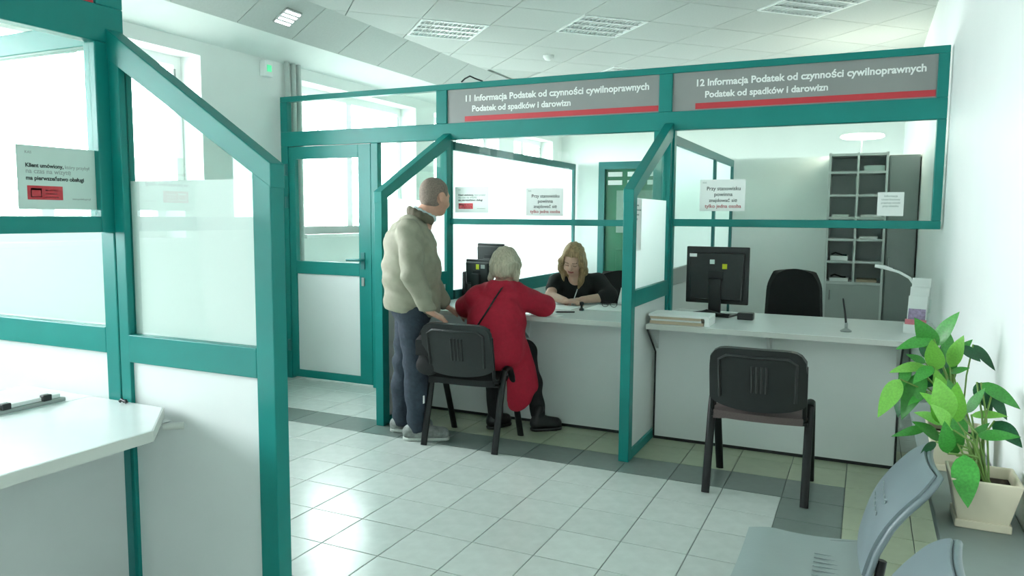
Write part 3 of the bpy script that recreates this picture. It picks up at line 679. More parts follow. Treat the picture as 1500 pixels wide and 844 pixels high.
# brochure holder
bh = thing('brochure_holder', 'clear stepped holder with leaflets beside the side wall', 'holder', (.29, 4.97, ZT), math.radians(-12))
MB().box(-.065, .065, -.055, .075, 0, .012).build('holder_base', GLASSW, bh)
for k in range(3):
    y = -.05+.045*k; zz = .012+.05*k
    MB().prism([(y, zz), (y+.003, zz), (y+.023, zz+.08), (y+.020, zz+.08)], -.06, .06, 0).build('holder_step', GLASSW, bh)
    MB().prism([(y+.006, zz), (y+.016, zz), (y+.055, zz+.20), (y+.045, zz+.20)], -.05, .05, 0).build('leaflet', (PAPER, PAPER, PAPER)[k], bh)
    MB().prism([(y+.0045+.008, zz+.04), (y+.0055+.008, zz+.04), (y+.0055+.029, zz+.14), (y+.0045+.029, zz+.14)], -.045, .045, 0).build('leaflet_print', (BOOKLET, PAPERG, BOOKLET)[k], bh)
MB().box(-.06, .06, -.075, -.058, 0, .05).build('leaflet_tray', PAPER, bh)
MB().box(-.055, .055, -.0585, -.05, .05, .08).build('pink_leaflet', PINK, bh)
# desk lamp
dl = thing('desk_lamp', 'white gooseneck desk lamp arching behind the leaflet holder', 'lamp', (.30, 5.22, ZT))
MB().lathe([(.07, 0), (.07, .015), (.02, .025)], seg=20).build('base', WHITE, dl, smooth=True)
MB().tube([(0, 0, .02), (.005, 0, .15), (-.01, 0, .24), (-.05, -.01, .30), (-.11, -.02, .335), (-.16, -.03, .35)], .008, 8).build('gooseneck', WHITE, dl, smooth=True)
MB().tube([(-.15, -.028, .348), (-.19, -.035, .362), (-.245, -.04, .37)], [.011, .013, .011], 10).build('lamp_head', WHITE, dl, smooth=True)
# folders on the left counter
ZL = ZT-.01
for k, (x0, x1, y0, y1, hh, lab) in enumerate(((-2.55, -2.44, 1.30, 1.70, .014, 'lower grey folder of papers on the chamfered counter'), )): pass
cl = thing('clipboard', 'white papers clipped on a grey board lying on the chamfered counter', 'clipboard', (-2.68, 1.62, ZL))
lb = MB().box(-2.95, -2.561, -.4, 1.815, ZL-.035, ZL).build('inner_desk', COUNTER); tag(lb, 'white desk top running behind the chamfered counter', 'desk')
MB().box(-.16, .10, -.14, .11, 0, .012).build('board', GREYC, cl, bevel=.003)
MB().box(-.15, .085, -.13, .10, .0125, .026).build('papers', PAPER, cl, bevel=.002)
MB().box(.075, .10, .03, .06, .012, .034).build('clip', BLACKP, cl, bevel=.003); MB().box(.075, .10, -.11, -.08, .012, .034).build('clip', BLACKP, cl, bevel=.003)
cp = thing('cable_clip', 'tiny black clip on the chamfered counter at the teal post', 'clip', (-2.36, 1.79, ZL))
MB().tube([(-.015, 0, .006), (-.005, 0, .014), (.008, 0, .008), (.014, 0, .012), (.02, 0, .004)], .006, 8).build('clip_body', BLACKP, cp, smooth=True)
# ------------------------------------------------------------------ visitor chairs
def visitor_chair(label, loc, rz, seatmat):
    c = thing('visitor_chair', label, 'chair', loc, rz, 'black visitor chairs')
    for s in (-1, 1):
        x = .245*s
        MB().tube([(x, -.235, 0), (x, -.15, .30), (x, -.11, .44), (x, -.085, .485)], .0145, 10, 1.5).build('leg', BLACKM, c, smooth=True)
        MB().tube([(x, .205, 0), (x, .09, .30), (x, .035, .44), (x, .0, .49), (x, -.04, .502), (x, -.085, .485)], .0145, 10, 1.5).build('leg', BLACKM, c, smooth=True)
        MB().tube([(x*.93, -.03, .425), (x*.93, -.17, .43), (x*.93, -.205, .46), (x*.93, -.225, .60), (x*.93, -.25, .72)], .011, 8).build('back_upright', BLACKM, c, smooth=True)
        MB().tube([(x*1.03, -.06, .47), (x*.85, -.06, .43)], .012, 8).build('seat_bracket', METAL, c, smooth=True)
    for y in (-.15, .16): MB().tube([(-.24, y, .405), (.24, y, .405)], .011, 8).build('cross_bar', BLACKM, c, smooth=True)
    # seat cushion
    def seat(u, v):
        a = u*2-1; q = v*2-1
        x = a*.232*(1-.06*q*q*max(0, -q)); y = q*.215
        e = max(abs(a), abs(q))
        return (x, y, .463-.022*e**6-.012*(q > .4)*(q-.4)**2*4+.006*a*a)
    MB().grid(seat, 14, 14, .045).build('seat', seatmat, c, smooth=True)
    MB().box(-.215, .215, -.19, .195, .408, .421).build('seat_shell', BLACKP, c, bevel=.004)
    # backrest shell with rounded corners, curved
    def back(u, v):
        a = u*2-1; zz = v
        z0 = .505-.035*(1-abs(a)**2.0); z1 = .80
        cx = abs(a)**9
        hw = .236*(1-.03*(1-zz)-.05*max(0, zz-.8))
        z = z0+(z1-z0)*zz
        z -= (zz > .5)*cx*.05*(zz-.5)*2
        z += (zz < .5)*cx*.02*(.5-zz)*2
        return (-a*hw, -.205-.055*zz-.02*(1-a*a), z)
    MB().grid(back, 20, 14, .03).build('backrest', BLACKP, c, smooth=True)
    def pad_(u, v):
        p = back(.07+.86*u, .09+.83*v); a = u*2-1
        return (p[0], p[1]+.043, p[2])
    MB().grid(lambda u, v: pad_(1-u, v), 12, 10, .012).build('back_cushion', seatmat, c, smooth=True)
    # raised frame on the back shell and moulded ribs
    def rim(k):
        return back(.10+.80*k[0], .12+.74*k[1])
    pts = [(0, 0), (0, .5), (0, .9), (.1, 1), (.5, 1), (.9, 1), (1, .9), (1, .5), (1, 0)]
    MB().tube([(rim(p)[0], rim(p)[1]-.032, rim(p)[2]) for p in pts], .009, 6).build('shell_rim', BLACKP, c, smooth=True)
    for k in range(4):
        u = .40+.05*k; p0, p1 = back(u, .30), back(u, .72)
        MB().tube([(p0[0], p0[1]-.031, p0[2]), (p1[0], p1[1]-.031, p1[2])], .007, 6).build('shell_rib', BLACKP, c, smooth=True)
    return c
visitor_chair('black visitor chair standing empty at the second counter', (-.468, 4.185, 0), 0, BROWNF)
ch11 = visitor_chair('black visitor chair occupied by the person in the red coat', (-2.255, 4.245, 0), math.radians(3), BLACKF)
MB().box(-.262, -.258, -.21, -.195, .26, .31).build('sticker', WHITE, ch11)
# ------------------------------------------------------------------ office chairs
def office_chair(label, loc, rz, w=.40, zt=1.06, arms=True):
    c = thing('office_chair', label, 'chair', loc, rz, 'office chairs')
    def back(u, v):
        a = u*2-1; zz = .66+(zt-.66)*v
        hw = w/2*(1-.10*v-.45*max(0, v-.6)**1.5*2.2)
        return (a*hw, -.20+.05*a*a-.04*v, zz-.06*max(0, v-.7)*a*a*2)
    MB().grid(lambda u, v: back(1-u, v), 16, 14, .05).build('backrest', BLACKF, c, smooth=True)
    MB().tube([(0, -.17, .44), (0, -.25, .46), (0, -.27, .6), (0, -.25, .8)], .018, 8, 1.6).build('back_bar', BLACKP, c, smooth=True)
    def seat(u, v):
        a = u*2-1; q = v*2-1; e = max(abs(a), abs(q)); return (a*.24, q*.23, .50-.03*e**6)
    MB().grid(seat, 12, 12, .06).build('seat', BLUEF, c, smooth=True)
    MB().box(-w*.46, w*.46, -.235, -.19, .64, .70).build('back_trim', BLUEF, c, bevel=.01)
    if arms:
        for s in (-1, 1): MB().tube([(.2*s, .0, .44), (.29*s, .0, .46), (.30*s, 0, .64), (.30*s, -.1, .67), (.30*s, .14, .67)], .016, 8).build('armrest', BLACKP, c, smooth=True)
    MB().tube([(0, 0, .07), (0, 0, .44)], .025, 12).build('gas_column', BLACKM, c, smooth=True)
    for k in range(5):
        a = k*2*math.pi/5+.3; ca, sa = math.cos(a), math.sin(a)
        lg = MB().tube([(0, 0, .10), (.27*ca, .27*sa, .075)], [.025, .016], 8).build('base_arm', BLACKP, c, smooth=True)
        MB().tube([(.27*ca-.02*sa, .27*sa+.02*ca, .028), (.27*ca+.02*sa, .27*sa-.02*ca, .028)], .028, 12).build('caster', BLACKP, c, smooth=True)
    return c
office_chair('empty black office chair with navy seat behind the second counter', (-.46, 5.98, 0), math.radians(188), .385)
office_chair('black office chair the clerk sits on', (-1.93, 5.93, 0), math.radians(165), .44, 1.0, False)
# ------------------------------------------------------------------ ledge, plants, waiting seats
lg = thing('wall_ledge', 'long grey ledge along the side wall carrying the plants', 'ledge', (.31, 2, 0))
wbox('ledge_board', (.205, .408, .4, 3.75, .605, .64), LEDGE, lg, .004)
for y in (.5, 1.6, 2.7, 3.7): wbox('ledge_support', (.345, .405, y-.015, y+.015, 0, .605), GREYD, lg)
def leaf_mesh(m, L, wd, droop, fold):
    b = MB(); n = 10; 
    vs = []; fs = []
    for i in range(n+1):
        t = i/n; hw = wd*(math.sin(math.pi*min(1, t**.8))**.85)*(1-.25*t) if 0 < t < 1 else 0.0006
        x = L*t; zc = -droop*L*t*t
        for j, s in enumerate((-1, -.5, 0, .5, 1)):
            ss = abs(s); vs.append((x, s*hw, zc+fold*hw*ss-.25*hw*ss*ss+.004*math.sin(9*t+2*s)*ss))
    for i in range(n):
        for j in range(4): a = i*5+j; fs.append((a, a+5, a+6, a+1))
    b.add(vs, fs); me = b.mesh('leaf', m, smooth=True); return me
LEAVES = {}
def plant(name, label, pos, rim, hh, leaves):
    p = thing(name, label, 'potted plant', pos)
    r0, r1 = rim*.71/2, rim/2
    def ring(r, z): return [(-r, -r, z), (r, -r, z), (r, r, z), (-r, r, z)]
    vs = ring(r0, .018)+ring(r1, hh)+ring(r1-.008, hh)+ring(r1-.014, hh-.035)
    fs = [(3, 2, 1, 0)]
    for l in range(3):
        for k in range(4): a = l*4+k; c = l*4+(k+1) % 4; fs.append((a, c, c+4, a+4))
    MB().add(vs, fs).build('pot', POT, p, bevel=.004)
    MB().prism([(-r0-.006, -r0-.006), (r0+.006, -r0-.006), (r0+.006, r0+.006), (-r0-.006, r0+.006)], 0, .022, 2).build('saucer', POT, p, bevel=.003)
    q = r1-.014; MB().add(ring(q, hh-.03)+[(0, 0, hh-.02)], [(0, 1, 4), (1, 2, 4), (2, 3, 4), (3, 0, 4)]).build('soil', SOIL, p)
    for i, (bx, tx, col, wd, droop) in enumerate(leaves):
        B = Vector(bx)-Vector(pos); T = Vector(tx)-Vector(pos); L = (T-B).length; B = B-(T-B)*.18; T = T+(T-B)*.12; L = (T-B).length; wd *= .86
        key = (col.name, round(wd, 3), round(droop, 2))
        if key not in LEAVES: LEAVES[key] = leaf_mesh(col, 1.0, wd, droop, .35)
        o = link(bpy.data.objects.new('leaf', LEAVES[key]), p)
        d = (T-B).normalized(); upv = Vector((random.uniform(-.5, .3), -.75+random.uniform(-.4, .3), .65)); y = upv.cross(d)
        if y.length < .1: y = Vector((1, 0, 0))
        y.normalize(); zv = d.cross(y)
        # aim so that the drooped tip reaches T
        a = math.atan(droop); d2 = d*math.cos(a)+zv*math.sin(a); z2 = zv*math.cos(a)-d*math.sin(a)
        k = L*math.cos(a)
        o.matrix_local = Matrix(((d2.x*k, y.x*k, z2.x*k, B.x), (d2.y*k, y.y*k, z2.y*k, B.y), (d2.z*k, y.z*k, z2.z*k, B.z), (0, 0, 0, 1)))
        s0 = Vector((random.uniform(-.02, .02), random.uniform(-.02, .02), hh-.025))
        mid = s0.lerp(B, .55)+Vector((0, 0, .03)); mid.x = s0.x+(B.x-s0.x)*.4
        MB().tube([s0, s0.lerp(mid, .5)+Vector((0, 0, .008)), mid, B.lerp(mid, .35), B], .0028, 6).build('stem', STEM, p, smooth=True)
G, LI, DK = LEAF, LEAFL, LEAFD
plant('potted_plant', 'leafy plant in the cream pot closest to the camera on the ledge', (.31, 2.31, .6402), .165, .135, [
    ((0.261, 2.260, 0.815), (0.266, 2.200, 0.726), G, .30, .1), ((0.350, 2.400, 0.890), (0.392, 2.340, 0.855), DK, .30, .15), ((0.309, 2.340, 0.870), (0.378, 2.300, 0.886), G, .20, .15),
    ((0.300, 2.420, 0.906), (0.360, 2.380, 0.919), LI, .2, .15), ((0.248, 2.340, 0.820), (0.233, 2.300, 0.908), G, .26, .05), ((0.322, 2.440, 0.986), (0.389, 2.400, 0.945), G, .24, .15),
    ((0.339, 2.420, 0.961), (0.366, 2.400, 0.912), DK, .24, .15), ((0.307, 2.460, 0.980), (0.333, 2.420, 0.926), DK, .30, .15), ((0.167, 2.360, 0.866), (0.098, 2.340, 0.842), G, .17, .15),
    ((0.217, 2.320, 0.913), (0.186, 2.260, 1.020), LI, .30, .05), ((0.242, 2.360, 0.906), (0.239, 2.320, 1.002), LI, .26, .05), ((0.205, 2.360, 0.890), (0.148, 2.320, 0.916), LI, .24, .15),
    ((0.201, 2.420, 0.811), (0.171, 2.400, 0.784), DK, .24, .15), ((0.280, 2.400, 0.924), (0.310, 2.400, 0.982), G, .22, .05), ((0.200, 2.340, 0.852), (0.143, 2.300, 0.893), G, .24, .15), ((0.227, 2.300, 0.895), (0.180, 2.260, 0.953), LI, .26, .1),
    ((0.222, 2.280, 0.837), (0.209, 2.240, 0.913), G, .24, .05), ((0.288, 2.360, 0.858), (0.321, 2.360, 0.897), G, .24, .15), ((0.256, 2.400, 0.922), (0.229, 2.420, 0.992), G, .26, .05), ((0.265, 2.400, 0.845), (0.271, 2.420, 0.899), G, .26, .15), ((0.221, 2.380, 0.922), (0.162, 2.360, 0.963), LI, .24, .15),
])
plant('potted_plant', 'taller leafy plant in the cream pot farther along the ledge', (.29, 2.80, .6402), .165, .135, [
    ((0.215, 2.840, 1.034), (0.162, 2.800, 1.116), G, .30, .15), ((0.233, 2.880, 1.041), (0.282, 2.860, 1.135), G, .26, .15), ((0.201, 2.820, 1.052), (0.116, 2.780, 1.024), G, .24, .15),
    ((0.227, 2.800, 0.971), (0.208, 2.760, 1.053), LI, .32, .05), ((0.273, 2.840, 0.978), (0.297, 2.820, 1.064), LI, .28, .05), ((0.312, 2.900, 1.021), (0.354, 2.880, 0.987), DK, .32, .15),
    ((0.349, 2.920, 1.021), (0.398, 2.900, 0.961), DK, .2, .3), ((0.180, 2.800, 0.965), (0.098, 2.740, 0.950), LI, .2, .15), ((0.112, 2.740, 0.910), (0.066, 2.700, 0.816), LI, .26, .25),
    ((0.181, 2.780, 0.927), (0.137, 2.740, 0.810), G, .26, .25), ((0.133, 2.840, 0.888), (0.125, 2.820, 0.794), DK, .26, .15), ((0.210, 2.840, 0.902), (0.230, 2.840, 0.978), DK, .32, .05),
    ((0.194, 2.900, 0.965), (0.147, 2.900, 0.984), G, .26, .15), ((0.261, 2.880, 0.904), (0.287, 2.860, 0.971), G, .28, .15), ((0.280, 2.860, 0.945), (0.320, 2.840, 0.964), G, .24, .15),
    ((0.170, 2.860, 0.899), (0.210, 2.820, 0.939), G, .32, .15), ((0.205, 2.760, 0.967), (0.161, 2.700, 0.930), G, .26, .2), ((0.197, 2.840, 0.998), (0.185, 2.840, 1.076), DK, .26, .05), ((0.143, 2.780, 0.958), (0.122, 2.760, 0.891), G, .24, .2),
    ((0.289, 2.900, 0.996), (0.332, 2.920, 1.043), G, .24, .15), ((0.251, 2.760, 0.893), (0.222, 2.720, 0.965), LI, .28, .05), ((0.186, 2.760, 0.875), (0.150, 2.720, 0.853), G, .24, .15), ((0.267, 2.880, 0.998), (0.252, 2.900, 1.087), G, .24, .05), ((0.250, 2.920, 0.931), (0.261, 2.920, 1.038), DK, .22, .05),
])
def waiting_seat(label, y0):
    c = thing('waiting_seat', label, 'chair', (0, y0, 0), 0, 'grey waiting seats by the ledge'); w = .42
    def seat(u, v):
        a = v*2-1; x = -.31+.34*u; z = .432-.012*math.sin(math.pi*u)+.010*a*a-.03*max(0, .18-u)**1.2*4
        return (x, (v-.5)*w*(1-.10*max(0, .25-u)*4*.5), z)
    MB().grid(seat, 16, 12, .012).build('seat', PLASTIC, c, smooth=True)
    def bk(u, v):
        a = v*2-1; t = u
        x = .040+.155*t-.030*math.sin(math.pi*t); z = .512+.272*t
        hw = w/2*(1-.05*t)*math.sqrt(1-.45*(max(0, t-.80)/.20)**2)
        return (x-.012*(1-a*a), a*hw, z)
    MB().grid(lambda u, v: bk(u**.7, 1-v), 30, 14, .012).build('backrest', PLASTICB, c, smooth=True)
    for s in (-1, 1):
        MB().tube([(-.06, .195*s, .42), (.02, .20*s, .428), (.048, .205*s, .445), (.066, .205*s, .49), (.076, .20*s, .56)], .012, 8).build('back_bracket', BLACKM, c, smooth=True)
    ts = [0, .25, .5, .62, .72, .8, .87, .93, .97]
    MB().tube([Vector(bk(t, 0))+Vector((.005, 0, 0)) for t in ts]+[Vector(bk(1, q/8))+Vector((.005, 0, 0)) for q in range(9)]+[Vector(bk(t, 1))+Vector((.005, 0, 0)) for t in ts[::-1]], .009, 8).build('back_edge', PLASTICB, c, smooth=True)
    for i in range(5):
        for j in range(2):
            p = bk(.45+.13*j, .30+.10*i); MB().box(p[0]-.0135, p[0]-.0105, p[1]-.004, p[1]+.004, p[2]-.014, p[2]+.014).build('back_slot', PLASTIC, c)
    for i in range(7): MB().box(-.10, .0, -.09+.03*i-.003, -.09+.03*i+.003, .4235, .4262).build('seat_slot', PLASTIC, c)
    return c
waiting_seat('grey plastic waiting seat beneath the plant leaves', 2.33)
waiting_seat('grey plastic waiting seat whose backrest top shows at the picture bottom', 1.60)
bm = thing('seat_beam', 'black steel beam carrying the grey waiting seats', 'beam', (-.13, 2, 0))
MB().box(-.03, .03, -1.0, .55, .36, .41).build('beam', BLACKM, bm); 
for y in (-.9, .45):
    MB().box(-.02, .02, y-.025, y+.025, .04, .36).build('leg', BLACKM, bm); MB().box(-.24, .22, y-.03, y+.03, 0, .04).build('foot', BLACKM, bm, bevel=.006)
# bare tree outside
for k, (x, y) in enumerate(((-9.0, 9.6), (-10.5, 13.5))):
    tr = thing('bare_tree', ('thin bare tree outside seen through the door glass', 'second bare tree outside farther along the window wall')[k], 'tree', (x, y, -3))
    MB().tube([(0, 0, 0), (.05, 0, 2.5), (-.05, .1, 4.5), (.1, 0, 7)], [.14, .11, .08, .03], 8).build('trunk', BARK, tr, smooth=True)
    for q in range(9):
        a = q*2.4; z0 = 2.5+.45*q; MB().tube([(0, 0, z0), (.5*math.cos(a), .5*math.sin(a), z0+.6), (.9*math.cos(a), .9*math.sin(a), z0+1.5)], [.04, .025, .008], 6).build('branch', BARK, tr, smooth=True)
#@@PART3
# ------------------------------------------------------------------ people: smooth blended volumes turned into one surface
BIG = 1.0
class Vol:
    """list of rounded volumes blended into one skin (signed distance on a grid, then surface nets)"""
    def __init__(s, vox): s.p = []; s.h = vox
    def cap(s, a, b, r0, r1=None, k=.02, fl=None, sub=False):
        s.p.append(('c', np.array(a, float), np.array(b, float), r0, r0 if r1 is None else r1, k, fl, sub)); return s
    def chain(s, pts, rs, k=.02, fl=None):
        for i in range(len(pts)-1): s.cap(pts[i], pts[i+1], rs[i], rs[i+1], k, fl)
        return s
    def ell(s, c, r, k=.02, M=None, sub=False):
        s.p.append(('e', np.array(c, float), np.array(r, float), None if M is None else np.array(M, float), None, k, None, sub)); return s
    def field(s):
        lo = np.full(3, 1e9); hi = -lo
        for q in s.p:
            if q[-1]: continue
            if q[0] == 'c':
                R = max(q[3], q[4]); lo = np.minimum(lo, np.minimum(q[1], q[2])-R); hi = np.maximum(hi, np.maximum(q[1], q[2])+R)
            else:
                R = q[2] if q[3] is None else np.full(3, q[2].max()); lo = np.minimum(lo, q[1]-R); hi = np.maximum(hi, q[1]+R)
        lo -= .03; hi += .03; n = np.ceil((hi-lo)/s.h).astype(int)+1
        d = np.full(n, BIG, np.float32); ax = [lo[i]+s.h*np.arange(n[i]) for i in range(3)]
        for q in s.p:
            mg = q[5]+.035
            if q[0] == 'c':
                R = max(q[3], q[4])*(max(1, max(q[6][1], 1/q[6][1]) if q[6] else 1)); l = np.minimum(q[1], q[2])-R-mg; u = np.maximum(q[1], q[2])+R+mg
            else:
                R = (q[2] if q[3] is None else np.full(3, q[2].max())); l = q[1]-R-mg; u = q[1]+R+mg
            i0 = np.clip(np.floor((l-lo)/s.h).astype(int), 0, n); i1 = np.clip(np.ceil((u-lo)/s.h).astype(int)+1, 0, n)
            if (i1 <= i0).any(): continue
            sl = tuple(slice(a, b) for a, b in zip(i0, i1))
            X, Y, Z = np.meshgrid(ax[0][sl[0]], ax[1][sl[1]], ax[2][sl[2]], indexing='ij')
            P = np.stack([X, Y, Z], -1)
            if q[0] == 'c':
                a, b = q[1], q[2]; ab = b-a; L2 = max(1e-9, ab@ab); v = P-a
                if q[6]:
                    dv = np.array(q[6][0], float); dv /= np.linalg.norm(dv); t = np.clip((v@ab)/L2, 0, 1); w = v-t[..., None]*ab
                    w = w+dv*((w@dv)*(1/q[6][1]-1))[..., None]; dist = np.linalg.norm(w, axis=-1)-(q[3]+(q[4]-q[3])*t)
                    dist = dist*min(1, q[6][1])
                else:
                    t = np.clip((v@ab)/L2, 0, 1); dist = np.linalg.norm(v-t[..., None]*ab, axis=-1)-(q[3]+(q[4]-q[3])*t)
            else:
                v = P-q[1]
                if q[3] is not None: v = v@q[3]
                k0 = np.linalg.norm(v/q[2], axis=-1); k1 = np.linalg.norm(v/(q[2]**2), axis=-1); dist = k0*(k0-1)/np.maximum(k1, 1e-6)
            o = d[sl]; k = q[5]
            if q[-1]:
                hh = np.clip(.5-.5*(o+dist)/k, 0, 1); d[sl] = o*(1-hh)-dist*hh+k*hh*(1-hh)
            else:
                hh = np.clip(.5+.5*(o-dist)/k, 0, 1); d[sl] = o*(1-hh)+dist*hh-k*hh*(1-hh)
        return d, lo, ax
    def mesh(s, mod=None):
        d, lo, ax = s.field()
        if mod is not None:
            X, Y, Z = np.meshgrid(*ax, indexing='ij', sparse=True); d = mod(d, X, Y, Z)
        return nets(d, lo, s.h)
def nets(d, lo, h):
    n = np.array(d.shape); s = d < 0; c = s[:-1, :-1, :-1]; al = c.copy(); an = c.copy()
    offs = [(i, j, k) for i in (0, 1) for j in (0, 1) for k in (0, 1)]
    def co(a, o): return a[o[0]:n[0]-1+o[0], o[1]:n[1]-1+o[1], o[2]:n[2]-1+o[2]]
    for o in offs: al = al & co(s, o); an = an | co(s, o)
    m = an & ~al; I = np.argwhere(m); N = len(I); idx = np.full(m.shape, -1, np.int64); idx[m] = np.arange(N)
    acc = np.zeros((N, 3)); cnt = np.zeros(N)
    for o in offs:
        for axx in range(3):
            if o[axx]: continue
            o2 = list(o); o2[axx] = 1
            a = d[I[:, 0]+o[0], I[:, 1]+o[1], I[:, 2]+o[2]]; b = d[I[:, 0]+o2[0], I[:, 1]+o2[1], I[:, 2]+o2[2]]
            x = (a < 0) != (b < 0); t = np.where(x, a/np.where(x, a-b, 1), 0)
            pt_ = np.tile(np.array(o, float), (N, 1)); pt_[:, axx] = t
            acc += pt_*x[:, None]; cnt += x
    V = lo+h*(I+acc/cnt[:, None]); F = []
    for axx in range(3):
        a1, a2 = (axx+1) % 3, (axx+2) % 3
        s0 = [slice(None)]*3; s1 = [slice(None)]*3; s0[axx] = slice(0, -1); s1[axx] = slice(1, None)
        A, B = s[tuple(s0)], s[tuple(s1)]; e = np.argwhere(A != B)
        e = e[(e[:, a1] > 0) & (e[:, a2] > 0) & (e[:, a1] < n[a1]-1) & (e[:, a2] < n[a2]-1)]
        fl_ = A[e[:, 0], e[:, 1], e[:, 2]]
        def cell(d1, d2):
            q = e.copy(); q[:, a1] -= d1; q[:, a2] -= d2; return idx[q[:, 0], q[:, 1], q[:, 2]]
        f = np.stack([cell(1, 1), cell(0, 1), cell(0, 0), cell(1, 0)], 1); f[~fl_] = f[~fl_][:, ::-1]; F.append(f)
    return V, np.concatenate(F)
def relax(V, F, it=2, lam=.5):
    E = np.concatenate([F[:, [0, 1]], F[:, [1, 2]], F[:, [2, 3]], F[:, [3, 0]]]); E = np.concatenate([E, E[:, ::-1]])
    cnt = np.bincount(E[:, 0], minlength=len(V))[:, None]
    for _ in range(it):
        S = np.stack([np.bincount(E[:, 0], V[E[:, 1], i], len(V)) for i in range(3)], 1); V = V+lam*(S/np.maximum(cnt, 1)-V)
    return V
def vol_obj(name, vol, mats, parent=None, mod=None, region=None, it=1):
    V, Fa = vol.mesh(mod); V = relax(V, Fa, it)
    me = bpy.data.meshes.new(name); me.from_pydata(V.tolist(), [], Fa.tolist())
    for m in (mats if isinstance(mats, (list, tuple)) else [mats]): me.materials.append(m)
    if region is not None:
        C = V[Fa].mean(1); me.polygons.foreach_set('material_index', region(C).astype(np.int32))
    me.polygons.foreach_set('use_smooth', [True]*len(me.polygons)); me.update()
    return link(bpy.data.objects.new(name, me), parent)
def hand(v, wrist, d, n, side, curl=(.35, .45, .35), sc=1.0, thumb=.6, spread=.1):
    """palm facing n, fingers along d, thumb on the +side"""
    d = Vector(d).normalized(); n = Vector(n); n = (n-d*n.dot(d)).normalized(); s = Vector(side); s = (s-d*s.dot(d)-n*s.dot(n)).normalized(); w = Vector(wrist)
    offs = (.031, .0105, -.0105, -.030); lens = (.070, .078, .073, .056)
    for i in range(4):
        kn = w+(d*(.088-.006*abs(i-1))+s*offs[i])*sc
        v.cap(w+s*offs[i]*.6*sc+d*.01, kn, .013*sc, .0115*sc, .010)
        p = kn; ang = 0; dd = (d+s*(spread*(1.5-i)/1.5*.6)).normalized()
        for j, f in enumerate((.45, .3, .25)):
            ang += curl[j]; q = p+(dd*math.cos(ang)+n*math.sin(ang))*lens[i]*f*sc
            v.cap(p, q, (.0092-.0009*j)*sc, (.0085-.0010*j)*sc, .004); p = q
    b = w+(d*.025+s*.022)*sc; m = b+(d*.030+s*.030*thumb+n*.012)*sc; e = m+(d*.032+s*.012*thumb+n*.008)*sc
    v.cap(b, m, .013*sc, .0105*sc, .010); v.cap(m, e, .0100*sc, .0082*sc, .004)
def headM(yaw, pitch, roll=0):
    """columns: forward, left, up (head axes) in figure space"""
    cy, sy, cp, sp = math.cos(yaw), math.sin(yaw), math.cos(pitch), math.sin(pitch)
    f = Vector((cy*cp, sy*cp, -sp)); l = Vector((-sy, cy, 0)); u = f.cross(l)
    c, s = math.cos(roll), math.sin(roll); l, u = l*c+u*s, u*c-l*s
    return np.array([[f.x, l.x, u.x], [f.y, l.y, u.y], [f.z, l.z, u.z]])
def head(v, c, M, sc=1.0):
    c = np.array(c, float)
    def T(p): return c+M@(np.array(p, float)*sc)
    def E(p, r, k=.02, sub=False): v.ell(T(p), np.array(r)*sc, k, M, sub)
    E((-.012, 0, .03), (.098, .077, .086)); E((.028, 0, -.035), (.066, .060, .080), .03); E((.055, 0, -.095), (.030, .034, .024), .03)
    E((.074, 0, .014), (.020, .050, .014), .02); v.cap(T((.090, 0, .0)), T((.111, 0, -.034)), .0085*sc, .0130*sc, .012)
    for s in (-1, 1):
        E((.096, .031*s, -.004), (.016, .018, .010), .010, True); E((.0795, .031*s, -.006), (.0135, .0135, .0125), .004)
        E((.066, .038*s, -.042), (.026, .024, .026), .02); E((-.004, .079*s, -.012), (.020, .009, .032), .008)
        E((.106, .010*s, -.038), (.009, .007, .006), .006)
    E((.089, 0, -.063), (.013, .022, .0065), .006); E((.087, 0, -.072), (.012, .018, .0065), .006)
    return T
def person(label, vol, mats, loc, rz, region=None):
    o = vol_obj('person', vol, mats, None, region=region); o.location = loc; o.rotation_euler = (0, 0, rz)
    tag(o, label, 'person'); return o
def shoe(parent, heel, toe, m, ms, h=.075, w=.045, boot=0, name='shoe'):
    heel, toe = Vector(heel), Vector(toe); d = (toe-heel).normalized(); L = (toe-heel).length
    a = heel+d*.04; b = toe-d*.045
    v = Vol(.006); v.cap((a.x, a.y, .045), (b.x, b.y, .040), w*.86, w*.88, .02).cap((a.x, a.y, .06), (a.x+d.x*.02, a.y+d.y*.02, h+boot), w*.82, w*.84, .03)
    v.cap((a.x+d.x*.05, a.y+d.y*.05, .075), (b.x, b.y, .05), w*.7, w*.6, .03)
    def mod(dd, X, Y, Z): return np.maximum(dd, .018-Z)
    s = vol_obj(name, v, m, parent, mod)
    v2 = Vol(.006); v2.cap((a.x, a.y, .012), (b.x, b.y, .012), w*.95, w*1.0, .01)
    def mod2(dd, X, Y, Z): return np.maximum(np.maximum(dd, Z-.022), -Z+.001)
    vol_obj('sole', v2, ms, s, mod2, it=0)
    return s
def folds(amp, fx, fy, fz, ph=0):
    def mod(d, X, Y, Z):
        f = np.sin(fx*X+fy*Y+fz*Z+ph+1.3*np.sin(14*Z+9*X+3*Y))*.6+np.sin(fx*1.7*Y-fz*1.3*Z+fy*X+ph*2+np.sin(11*X+8*Z))*.4
        return d+amp*f*(np.abs(d) < .05)
    return mod
